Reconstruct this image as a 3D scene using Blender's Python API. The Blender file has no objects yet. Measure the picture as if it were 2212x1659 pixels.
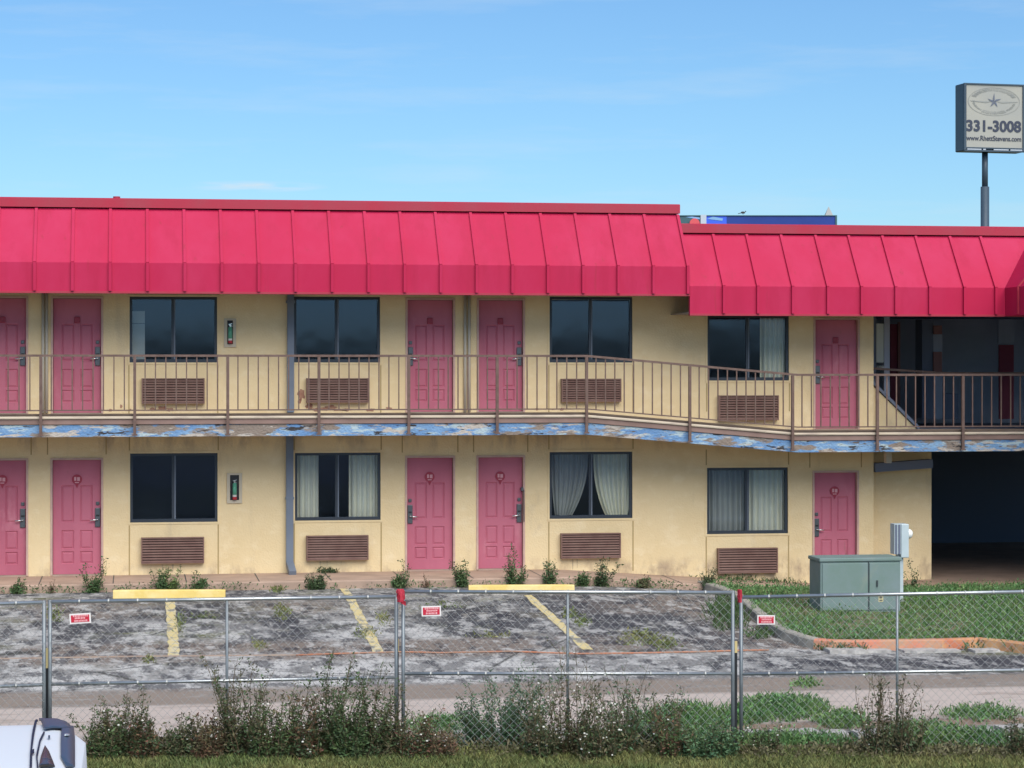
import bpy, bmesh, math, random
from mathutils import Vector, Matrix
random.seed(7)
S = bpy.context.scene
rad = math.radians

# ------------------------------------------------------------------ camera, light, exposure
# frame of the place: X runs along the motel front, Y into the building (front wall at y = 0), z = 0 is the walkway at the front doors
TH = rad(9.09); F = 5100.0; DIST = 41.7; HC = 3.65
cam_d = bpy.data.cameras.new("camera"); cam = bpy.data.objects.new("camera", cam_d)
S.collection.objects.link(cam)
cam.location = (0, -DIST, HC)
cam.rotation_euler = (rad(90), 0, -TH)
cam_d.sensor_width = 36; cam_d.lens = F / 2212 * 36
cam_d.shift_y = -39.5 / 2212
cam_d.clip_start = 0.5; cam_d.clip_end = 6000
S.camera = cam

SUN_EL, SUN_AZ = rad(47), rad(168)      # azimuth clockwise from +Y
w = bpy.data.worlds.new("World"); S.world = w; w.use_nodes = True
nt = w.node_tree; nt.nodes.clear()
def wn(t, **k):
    n = nt.nodes.new(t)
    for a, b in k.items(): setattr(n, a, b)
    return n
out = wn("ShaderNodeOutputWorld"); bg = wn("ShaderNodeBackground"); sky = wn("ShaderNodeTexSky")
sky.sky_type = 'NISHITA'; sky.sun_disc = False
sky.sun_elevation = SUN_EL; sky.sun_rotation = SUN_AZ
sky.air_density = 1.0; sky.dust_density = 0.3; sky.ozone_density = 3.0; sky.altitude = 200
# thin cirrus wisps and a soft unevenness, a function of the sky direction
tc = wn("ShaderNodeTexCoord"); mp = wn("ShaderNodeMapping"); mp.inputs['Scale'].default_value = (5, 5, 42)
mp.inputs['Rotation'].default_value = (0, rad(2), 0)
ns = wn("ShaderNodeTexNoise"); ns.inputs['Scale'].default_value = 1.6; ns.inputs['Detail'].default_value = 6; ns.inputs['Roughness'].default_value = .6
rp = wn("ShaderNodeValToRGB"); rp.color_ramp.elements[0].position = .50; rp.color_ramp.elements[1].position = .85
rp.color_ramp.elements[0].color = (0, 0, 0, 1); rp.color_ramp.elements[1].color = (.30, .30, .30, 1)
hs = wn("ShaderNodeHueSaturation"); hs.inputs['Saturation'].default_value = 1.0; hs.inputs['Value'].default_value = 1.0
tint = wn("ShaderNodeMix", data_type='RGBA', blend_type='MULTIPLY'); tint.inputs['Factor'].default_value = 1
tint.inputs['B'].default_value = (.655, .91, 1.12, 1)
mx = wn("ShaderNodeMix", data_type='RGBA')
mx.inputs['B'].default_value = (6.2, 7.0, 7.6, 1)
L = nt.links.new
L(tc.outputs['Generated'], mp.inputs['Vector']); L(mp.outputs[0], ns.inputs['Vector']); L(ns.outputs['Fac'], rp.inputs[0])
L(sky.outputs[0], hs.inputs['Color']); L(hs.outputs[0], tint.inputs['A']); L(tint.outputs['Result'], mx.inputs['A'])
# one small faint cloud low in the sky to the left of the view
cd = Vector((math.sin(rad(2.85)), math.cos(rad(2.85)), .0755)).normalized()
v1 = wn("ShaderNodeVectorMath", operation='SUBTRACT'); v1.inputs[1].default_value = cd
v2 = wn("ShaderNodeVectorMath", operation='MULTIPLY'); v2.inputs[1].default_value = (34, 34, 420)
v3 = wn("ShaderNodeVectorMath", operation='LENGTH'); m1 = wn("ShaderNodeMapRange"); m1.inputs['From Min'].default_value = 1.1; m1.inputs['From Max'].default_value = .2; m1.inputs['To Max'].default_value = .8
n5 = wn("ShaderNodeTexNoise"); n5.inputs['Scale'].default_value = 9; n5.inputs['Detail'].default_value = 6
m2 = wn("ShaderNodeMapRange"); m2.inputs['From Min'].default_value = .38; m2.inputs['From Max'].default_value = .62
mm1 = wn("ShaderNodeMath", operation='MULTIPLY'); ma1 = wn("ShaderNodeMath", operation='ADD', use_clamp=True)
L(tc.outputs['Generated'], v1.inputs[0]); L(v1.outputs[0], v2.inputs[0]); L(v2.outputs[0], v3.inputs[0]); L(v3.outputs['Value'], m1.inputs[0])
L(mp.outputs[0], n5.inputs['Vector']); L(n5.outputs['Fac'], m2.inputs[0]); L(m1.outputs[0], mm1.inputs[0]); L(m2.outputs[0], mm1.inputs[1])
L(mm1.outputs[0], ma1.inputs[0]); L(rp.outputs[0], ma1.inputs[1])
L(ma1.outputs[0], mx.inputs['Factor']); L(mx.outputs['Result'], bg.inputs['Color'])
bg.inputs['Strength'].default_value = 0.052
L(bg.outputs[0], out.inputs['Surface'])

sl = bpy.data.lights.new("sun", 'SUN'); so = bpy.data.objects.new("sun", sl); S.collection.objects.link(so)
sl.energy = 2.1; sl.angle = rad(60); sl.color = (1, .95, .86)
sd = Vector((math.sin(SUN_AZ) * math.cos(SUN_EL), math.cos(SUN_AZ) * math.cos(SUN_EL), math.sin(SUN_EL)))
so.rotation_euler = sd.to_track_quat('Z', 'Y').to_euler()
S.view_settings.view_transform = 'Standard'; S.view_settings.look = 'None'
S.view_settings.exposure = 1.14; S.view_settings.gamma = 1

# ------------------------------------------------------------------ measuring: a point of the photo (2212 px wide) on a real plane
CT, ST = math.cos(TH), math.sin(TH)
def ray(px, py):
    r = (px - 1106) / F; u = (790 - py) / F
    return Vector((ST + r * CT, CT - r * ST, u))
def PY(px, py, y):                      # on the plane y = const
    d = ray(px, py); t = (y + DIST) / d.y
    return Vector((d.x * t, y, HC + d.z * t))
def PZ(px, py, z):
    d = ray(px, py); t = (z - HC) / d.z
    return Vector((d.x * t, -DIST + d.y * t, z))
def PD(px, py, dep):                    # at camera depth dep
    d = ray(px, py)
    return Vector((d.x * dep, -DIST + d.y * dep, HC + d.z * dep))
def sm(a, b, x):
    t = max(0, min(1, (x - a) / (b - a))); return t * t * (3 - 2 * t)
def walk_off(X): return -.32 * max(0, min(1, (X - 7.4) / 4.8))
def ground(X, y):
    if y > -2.7: z = -.14
    elif y > -16.6: z = -.14 + .048 * (y + 2.7)
    else: z = -.807 + 1.0 * sm(-17.0, -24.5, y) * 1.0
    z += .115 * sm(-15.1, -15.6, y) * (1 - sm(-17.0, -24.5, y))
    z += -.22 * sm(7, 12, X) * sm(-13, -4, y)
    return z
def PG(px, py, dz=0):                   # on the ground, dz above it
    z = -.3
    for _ in range(30):
        p = PZ(px, py, z + dz); z = ground(p.x, p.y)
    return PZ(px, py, z + dz)

# ------------------------------------------------------------------ materials
M = {}
def mat(name, col, rough=.7, metal=0, col2=None, scale=3, stretch=(1, 1, 1), detail=4, lo=.35, hi=.65, bump=0, bscale=60, spec=.4, island=0, coat=0):
    m = bpy.data.materials.new(name); m.use_nodes = True; M[name] = m
    t = m.node_tree; b = t.nodes["Principled BSDF"]
    b.inputs['Base Color'].default_value = (*col, 1); b.inputs['Roughness'].default_value = rough
    b.inputs['Metallic'].default_value = metal; b.inputs['Specular IOR Level'].default_value = spec
    if coat: b.inputs['Coat Weight'].default_value = coat
    c = None
    tcn = t.nodes.new("ShaderNodeTexCoord"); geo = t.nodes.new("ShaderNodeNewGeometry")
    if col2:
        mpn = t.nodes.new("ShaderNodeMapping"); mpn.inputs['Scale'].default_value = stretch
        t.links.new(geo.outputs['Position'], mpn.inputs[0])
        n = t.nodes.new("ShaderNodeTexNoise"); n.inputs['Scale'].default_value = scale; n.inputs['Detail'].default_value = detail
        t.links.new(mpn.outputs[0], n.inputs['Vector'])
        r = t.nodes.new("ShaderNodeValToRGB"); r.color_ramp.elements[0].position = lo; r.color_ramp.elements[1].position = hi
        r.color_ramp.elements[0].color = (*col, 1); r.color_ramp.elements[1].color = (*col2, 1)
        t.links.new(n.outputs['Fac'], r.inputs[0]); c = r.outputs[0]
        t.links.new(c, b.inputs['Base Color'])
    if island:
        h = t.nodes.new("ShaderNodeHueSaturation")
        mr = t.nodes.new("ShaderNodeMapRange"); mr.inputs['To Min'].default_value = 1 - island; mr.inputs['To Max'].default_value = 1 + island
        t.links.new(geo.outputs['Random Per Island'], mr.inputs[0]); t.links.new(mr.outputs[0], h.inputs['Value'])
        mr2 = t.nodes.new("ShaderNodeMapRange"); mr2.inputs['To Min'].default_value = .47; mr2.inputs['To Max'].default_value = .53
        mu = t.nodes.new("ShaderNodeMath"); mu.operation = 'MULTIPLY'; mu.inputs[1].default_value = 37.7
        fr = t.nodes.new("ShaderNodeMath"); fr.operation = 'FRACT'
        t.links.new(geo.outputs['Random Per Island'], mu.inputs[0]); t.links.new(mu.outputs[0], fr.inputs[0]); t.links.new(fr.outputs[0], mr2.inputs[0])
        t.links.new(mr2.outputs[0], h.inputs['Hue'])
        if c: t.links.new(c, h.inputs['Color'])
        else: h.inputs['Color'].default_value = (*col, 1)
        t.links.new(h.outputs[0], b.inputs['Base Color'])
    if bump:
        n2 = t.nodes.new("ShaderNodeTexNoise"); n2.inputs['Scale'].default_value = bscale; n2.inputs['Detail'].default_value = 5
        t.links.new(geo.outputs['Position'], n2.inputs['Vector'])
        bp = t.nodes.new("ShaderNodeBump"); bp.inputs['Strength'].default_value = bump; bp.inputs['Distance'].default_value = .02
        t.links.new(n2.outputs['Fac'], bp.inputs['Height']); t.links.new(bp.outputs[0], b.inputs['Normal'])
    return m

def layered(name, base, layers, rough=.9, bump=.4, bscale=40, bdist=.02):
    """base colour, then layers of (colour, noise scale, stretch, lo, hi, detail, kind[, x0, x1, y0, y1]); a layer may be kept to a region of the place"""
    m = bpy.data.materials.new(name); m.use_nodes = True; M[name] = m
    t = m.node_tree; b = t.nodes["Principled BSDF"]; b.inputs['Roughness'].default_value = rough; b.inputs['Specular IOR Level'].default_value = .25
    geo = t.nodes.new("ShaderNodeNewGeometry")
    rgb = t.nodes.new("ShaderNodeRGB"); rgb.outputs[0].default_value = (*base, 1); c = rgb.outputs[0]
    sep = t.nodes.new("ShaderNodeSeparateXYZ"); t.links.new(geo.outputs['Position'], sep.inputs[0])
    for i, l in enumerate(layers):
        col, sc, st, lo, hi, de, kind = l[:7]
        mpn = t.nodes.new("ShaderNodeMapping"); mpn.inputs['Scale'].default_value = st; mpn.inputs['Location'].default_value = (i * 13.7, i * 5.1, 0)
        t.links.new(geo.outputs['Position'], mpn.inputs[0])
        if kind == 'v':
            n = t.nodes.new("ShaderNodeTexVoronoi"); n.inputs['Scale'].default_value = sc; o = n.outputs['Distance']
        elif kind == 'c':
            n = t.nodes.new("ShaderNodeTexVoronoi"); n.feature = 'DISTANCE_TO_EDGE'; n.inputs['Scale'].default_value = sc; o = n.outputs['Distance']
        else:
            n = t.nodes.new("ShaderNodeTexNoise"); n.inputs['Scale'].default_value = sc; n.inputs['Detail'].default_value = de; n.inputs['Roughness'].default_value = .62; o = n.outputs['Fac']
        t.links.new(mpn.outputs[0], n.inputs['Vector'])
        mr = t.nodes.new("ShaderNodeMapRange"); mr.inputs['From Min'].default_value = lo; mr.inputs['From Max'].default_value = hi
        if len(l) > 8: mr.inputs['To Max'].default_value = l[8]
        t.links.new(o, mr.inputs[0]); f = mr.outputs[0]
        if len(l) > 7:                   # soft-edged band in y (and x) where this layer lies
            for ax, a, bb, soft in l[7]:
                for edge, sgn in ((a, 1), (bb, -1)):
                    if edge is None: continue
                    r2 = t.nodes.new("ShaderNodeMapRange"); r2.interpolation_type = 'SMOOTHSTEP'
                    r2.inputs['From Min'].default_value = edge - soft * sgn; r2.inputs['From Max'].default_value = edge + soft * sgn
                    t.links.new(sep.outputs[ax], r2.inputs[0])
                    mu = t.nodes.new("ShaderNodeMath"); mu.operation = 'MULTIPLY'
                    t.links.new(f, mu.inputs[0]); t.links.new(r2.outputs[0], mu.inputs[1]); f = mu.outputs[0]
        mixn = t.nodes.new("ShaderNodeMix"); mixn.data_type = 'RGBA'
        t.links.new(f, mixn.inputs['Factor']); t.links.new(c, mixn.inputs['A']); mixn.inputs['B'].default_value = (*col, 1)
        c = mixn.outputs['Result']
    t.links.new(c, b.inputs['Base Color'])
    n2 = t.nodes.new("ShaderNodeTexNoise"); n2.inputs['Scale'].default_value = bscale; n2.inputs['Detail'].default_value = 6
    t.links.new(geo.outputs['Position'], n2.inputs['Vector'])
    bp = t.nodes.new("ShaderNodeBump"); bp.inputs['Strength'].default_value = bump; bp.inputs['Distance'].default_value = bdist
    t.links.new(n2.outputs['Fac'], bp.inputs['Height']); t.links.new(bp.outputs[0], b.inputs['Normal'])
    return m

one = (1, 1, 1)
layered('stucco', (.80, .635, .375), [((.74, .575, .325), 1.0, one, .42, .72, 6, 'n'), ((.85, .70, .45), 3.5, (1, 1, 1.5), .52, .78, 6, 'n'),
        ((.58, .46, .29), 1.6, (1.2, 1, .18), .60, .80, 7, 'n'), ((.54, .44, .30), .9, (1, 1, .5), .64, .78, 7, 'n'),
        ((.44, .33, .22), 3.2, (1, 1, .6), .46, .66, 7, 'n', [('Z', None, .12, .16)]), ((.44, .35, .25), 3.0, (1, 1, .35), .50, .68, 7, 'n', [('Z', 2.2, 2.6, .2)])], bump=.5, bscale=30, bdist=.015)  # last layer: stains below the balcony, and its shade put into the colour
mat('stucco_joint', (.42, .31, .15), .9)
layered('door_pink', (.52, .155, .215), [((.46, .125, .18), .9, (1.3, 1, .6), .42, .66, 6, 'n'), ((.58, .22, .27), 2.6, (1, 1, .5), .60, .78, 7, 'n'), ((.34, .13, .14), 5, (1, 1, .3), .66, .76, 8, 'n')], rough=.45, bump=.08, bscale=30)
mat('door_frame', (.60, .42, .33), .6, col2=(.52, .34, .30), scale=6)
mat('door_gap', (.10, .03, .05), .8)
mat('plaque_red', (.34, .03, .06), .4)
mat('plaque_pale', (.62, .30, .34), .5)
layered('roof_red', (.46, .011, .062), [((.49, .024, .088), .6, (1.2, 1, .8), .40, .70, 5, 'n'), ((.42, .011, .056), 1.7, (1.6, 1, .25), .50, .72, 7, 'n'), ((.36, .020, .048), 5, (1.5, 1, .10), .62, .76, 8, 'n')], rough=.5, bump=.12, bscale=2.2, bdist=.03)
mat('roof_trim', (.40, .020, .050), .5, col2=(.36, .035, .06), scale=2)
mat('soffit', (.30, .26, .22), .9)
mat('roof_deck', (.25, .24, .23), .9)
mat('window_frame', (.045, .055, .07), .4, metal=.3)
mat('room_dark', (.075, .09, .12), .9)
mat('rail_brown', (.115, .068, .053), .5, col2=(.16, .10, .08), scale=9)
mat('ac_brown', (.175, .095, .078), .6, col2=(.22, .13, .105), scale=5)
mat('ac_dark', (.022, .012, .012), .7)
mat('walk_edge', (.42, .32, .25), .85, col2=(.34, .25, .20), scale=4, stretch=(1, 1, 4))
mat('nosing', (.60, .50, .38), .8, col2=(.40, .32, .26), scale=2.5, stretch=(1, 1, 6), lo=.5, hi=.7)
mat('edge_brown', (.22, .14, .115), .75, col2=(.28, .18, .15), scale=3)
layered('peeling_paint', (.13, .25, .45), [((.23, .37, .54), 1.3, (1, 1, 5), .42, .62, 7, 'n'), ((.07, .16, .36), 1.9, (1, 1, 3), .58, .68, 5, 'n'),
        ((.40, .49, .52), 2.3, (1, 1, 4.5), .54, .58, 9, 'n'), ((.25, .20, .165), .8, (1, 1, 3), .52, .55, 9, 'n'),
        ((.47, .42, .37), 2.2, (1, 1, 5), .56, .60, 9, 'n'), ((.05, .045, .045), 2.6, (1, 1, 5), .60, .63, 9, 'n'), ((.14, .11, .09), 9, (.5, 1, 3), .62, .66, 6, 'n')], bump=1, bscale=30)
mat('slate_paint', (.14, .17, .22), .5, col2=(.17, .20, .25), scale=3)
mat('conduit', (.52, .47, .38), .6)
mat('lock_metal', (.13, .14, .15), .35, metal=.6)
mat('lever_metal', (.80, .80, .80), .22, metal=.9)
mat('peel_brown', (.33, .15, .10), .9, col2=(.42, .24, .16), scale=12)
mat('ext_white', (.55, .48, .36), .6); mat('ext_box', (.02, .02, .022), .5)
mat('ext_green', (.10, .36, .24), .35); mat('ext_red', (.42, .03, .035), .3); mat('ext_label', (.6, .6, .55), .5)
mat('curtain', (.92, .88, .72), .85, col2=(.84, .80, .66), scale=2)
mat('curtain_dim', (.50, .50, .46), .85, col2=(.42, .42, .40), scale=2)
mat('paper', (.62, .64, .60), .8)
mat('sidewalk', (.44, .31, .235), .9, col2=(.35, .25, .19), scale=2.2, bump=.3, bscale=40)
mat('kerb', (.40, .37, .31), .9, col2=(.26, .25, .22), scale=4, bump=.4, bscale=30)
mat('kerb_orange', (.56, .22, .14), .85, col2=(.48, .27, .17), scale=2.4, stretch=(1, 1, 3), lo=.42, hi=.6, bump=.4, bscale=30)
mat('kerb_yellow', (.56, .33, .16), .85, col2=(.50, .18, .10), scale=3, bump=.4, bscale=30)
layered('line_yellow', (.62, .51, .25), [((.58, .53, .38), 6, one, .5, .62, 6, 'n'), ((.26, .25, .21), 5, (1, .5, 1), .55, .60, 8, 'n')], bump=.5)
layered('stop_yellow', (.70, .52, .17), [((.80, .66, .34), 2, one, .45, .7, 5, 'n'), ((.40, .27, .10), 14, one, .68, .74, 5, 'n')], bump=.3)
D2 = (.55, 1.15, 1)
def place(u0, u1, v0, v1, sx=.45, sy=.35):
    a, b, c, d = PG(u0, v1), PG(u1, v1), PG(u0, v0), PG(u1, v0)
    return [('X', (a.x + c.x) / 2, (b.x + d.x) / 2, sx), ('Y', min(a.y, b.y), max(c.y, d.y), sy)]
DK = (.050, .050, .060)
asphalt_layers = [
    ((.33, .32, .30), .8, (.6, .7, 1), .45, .62, 8, 'n'),
    ((.15, .15, .155), 1.0, (.5, .9, 1), .55, .66, 7, 'n'),
    ((.17, .15, .115), .7, (.45, 1.0, 1), .52, .66, 7, 'n', [('Y', -9.2, None, .4)]),
    ((.13, .135, .07), .9, (.5, 1.1, 1), .56, .68, 7, 'n', [('Y', -9.2, None, .4)]),   # moss and flat weeds
]
for pl in ((90, 280, 1340, 1402), (540, 700, 1330, 1395), (940, 1150, 1308, 1382), (1190, 1650, 1298, 1396), (1560, 2400, 1418, 1446), (330, 520, 1305, 1340)):
    asphalt_layers.append((DK, 2.2, (.8, .45, 1), .38, .46, 8, 'n', place(*pl), .92))
for pl in ((-60, 100, 1362, 1412), (270, 370, 1345, 1395), (400, 560, 1355, 1400), (690, 870, 1340, 1400), (875, 1010, 1350, 1400), (1380, 1620, 1415, 1450), (-100, 1300, 1418, 1470)):
    asphalt_layers.append(((.50, .49, .47), 2.0, (.8, .5, 1), .46, .54, 8, 'n', place(*pl), .9))
for pl in ((1310, 1560, 1292, 1326), (100, 330, 1296, 1335), (560, 700, 1290, 1325), (-60, 1500, 1398, 1410), (1560, 1800, 1330, 1400)):
    asphalt_layers.append(((.20, .165, .14), 1.6, (.6, .6, 1), .34, .50, 7, 'n', place(*pl, .9, .25)))
asphalt_layers += [
    ((.52, .51, .49), 4.5, (.8, .40, 1), .53, .59, 8, 'n', [], .62),         # exposed pale aggregate
    ((.035, .036, .045), 4.5, (.8, .40, 1), .52, .58, 8, 'n', [], .72),       # tar between the stones
    ((.58, .56, .52), 17, (1, .4, 1), .58, .64, 4, 'n', [], .5),
    ((.03, .03, .04), 21, (1, .4, 1), .56, .62, 4, 'n', [], .5),
    ((.06, .06, .055), .9, (.35, .9, 1), .014, .0, 3, 'c'),                # cracks
    ((.25, .205, .17), 3, (.3, 2, 1), .2, .5, 5, 'n', [('Y', -12.0, -10.9, .18)]),       # brown worn strip of the lane
    ((.47, .40, .355), 2, (.3, 2, 1), .1, .4, 5, 'n', [('Y', -13.9, -11.95, .10)]),      # pale pinkish concrete strip
    ((.35, .29, .25), 2.5, (.5, 2, 1), .52, .64, 6, 'n', [('Y', -13.9, -11.95, .12)]),
    ((.24, .17, .125), 4, (.3, 2, 1), .2, .5, 5, 'n', [('Y', -14.4, -13.95, .12)]),
]
layered('asphalt', (.21, .205, .20), asphalt_layers, rough=.95, bump=.5, bscale=22, bdist=.02)
layered('soil_verge', (.14, .13, .07), [((.20, .17, .11), 1.2, one, .45, .6, 6, 'n'), ((.08, .10, .035), 3, one, .5, .6, 6, 'n')], bump=1, bscale=18)
mat('road_grey', (.07, .07, .072), .9, col2=(.10, .10, .10), scale=3, bump=.3, bscale=80)
mat('rubble', (.50, .48, .45), .9, col2=(.34, .32, .30), scale=9, bump=.6, bscale=25)
mat('orange_line', (.50, .19, .10), .8, col2=(.34, .22, .16), scale=3)
mat('galvanised', (.42, .44, .45), .38, metal=.75, col2=(.50, .52, .52), scale=8, spec=.6)
mat('galv_dull', (.20, .225, .24), .5, metal=.5, col2=(.26, .285, .30), scale=5)
mat('wire', (.40, .41, .40), .5, metal=.3)
mat('red_cloth', (.42, .02, .04), .8, col2=(.55, .05, .08), scale=20)
mat('sign_red', (.55, .02, .05), .5); mat('sign_pink', (.82, .42, .44), .5); mat('sign_white', (.80, .76, .74), .5)
mat('bar_black', (.015, .017, .02), .5); mat('bar_yellow', (.60, .48, .22), .6)
layered('cabinet_green', (.165, .235, .21), [((.20, .26, .265), 1.6, one, .4, .7, 5, 'n'), ((.24, .28, .23), 3, (1, 1, .6), .6, .8, 5, 'n')], rough=.55, bump=.05)
mat('cabinet_dark', (.04, .055, .06), .6); mat('tag_yellow', (.55, .50, .28), .6); mat('tag_print', (.10, .10, .09), .6)
mat('meter_grey', (.50, .58, .60), .4, col2=(.42, .50, .52), scale=3); mat('meter_dark', (.12, .14, .20), .5)
mat('lamp_white', (.85, .85, .80), .15, coat=.5)
mat('pole_dark', (.045, .07, .10), .45, col2=(.06, .09, .12), scale=.6)
mat('sign_face', (.40, .39, .34), .6, col2=(.36, .36, .33), scale=.7)
mat('sign_ink', (.045, .055, .085), .6); mat('sign_faded', (.28, .29, .28), .7, col2=(.32, .32, .29), scale=3); mat('star_ink', (.13, .15, .20), .6)
mat('blue_board', (.02, .055, .30), .4, col2=(.015, .04, .22), scale=.5); mat('blue_bright', (.05, .13, .75), .4); mat('blue_pale', (.22, .42, .68), .5)
mat('teal_board', (.05, .12, .14), .5); mat('red_ball', (.70, .10, .11), .4); mat('post_pale', (.50, .55, .62), .5)
mat('far_wall', (.35, .34, .33), .9); mat('spire_grey', (.34, .35, .34), .7)
mat('bird_dark', (.05, .05, .05), .8)
mat('car_white', (.70, .73, .76), .42, spec=.35); mat('car_gap', (.02, .018, .04), .6); mat('car_trim', (.045, .065, .10), .35, spec=.5)
mat('car_glass', (.045, .036, .028), .25, spec=.5, col2=(.02, .02, .02), scale=6); mat('tyre', (.02, .02, .02), .9); mat('rim', (.45, .45, .46), .35, metal=.8)
mat('car_badge', (.55, .60, .62), .3, metal=.5); mat('car_soft', (.62, .66, .68), .3, spec=.5)
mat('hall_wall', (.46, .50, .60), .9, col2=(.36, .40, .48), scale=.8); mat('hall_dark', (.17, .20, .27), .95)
mat('hall_maroon', (.26, .05, .08), .7); mat('hall_pink', (.30, .15, .14), .8); mat('hall_white', (.62, .66, .60), .6)
# greens
mat('leaf_dark', (.058, .088, .036), .6, island=.45); mat('leaf_mid', (.070, .118, .042), .6, island=.4)
mat('leaf_blue', (.080, .16, .075), .65, island=.35); mat('leaf_light', (.12, .17, .05), .6, island=.4)
mat('leaf_olive', (.11, .10, .05), .7, island=.5); mat('leaf_brown', (.125, .070, .038), .75, island=.5)
mat('grass_lush', (.095, .20, .07), .6, col2=(.13, .22, .07), scale=1.5, island=.45); mat('grass_dull', (.20, .20, .07), .7, col2=(.11, .145, .045), scale=.8, island=.45)
mat('stem', (.075, .07, .035), .7, col2=(.13, .085, .05), scale=6)
mat('petal', (.80, .78, .70), .7)

def glass(name, refl, tint):
    m = bpy.data.materials.new(name); m.use_nodes = True; M[name] = m; t = m.node_tree; t.nodes.clear()
    o = t.nodes.new("ShaderNodeOutputMaterial"); a = t.nodes.new("ShaderNodeBsdfTransparent"); a.inputs[0].default_value = (*tint, 1)
    g = t.nodes.new("ShaderNodeBsdfGlossy"); g.inputs['Roughness'].default_value = .07; g.inputs[0].default_value = (.46, .62, .98, 1)
    x = t.nodes.new("ShaderNodeMixShader"); f = t.nodes.new("ShaderNodeFresnel"); f.inputs[0].default_value = 1.5
    ad = t.nodes.new("ShaderNodeMath"); ad.operation = 'ADD'; ad.inputs[1].default_value = refl
    nz = t.nodes.new("ShaderNodeTexNoise"); nz.inputs['Scale'].default_value = 1.3; geo = t.nodes.new("ShaderNodeNewGeometry"); t.links.new(geo.outputs['Position'], nz.inputs['Vector'])
    bp = t.nodes.new("ShaderNodeBump"); bp.inputs['Distance'].default_value = .01; bp.inputs['Strength'].default_value = .22
    t.links.new(nz.outputs['Fac'], bp.inputs['Height']); t.links.new(bp.outputs[0], g.inputs['Normal'])
    t.links.new(f.outputs[0], ad.inputs[0]); t.links.new(ad.outputs[0], x.inputs[0]); t.links.new(a.outputs[0], x.inputs[1]); t.links.new(g.outputs[0], x.inputs[2])
    t.links.new(x.outputs[0], o.inputs[0])
glass('window_glass', .045, (.84, .87, .87))

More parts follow.
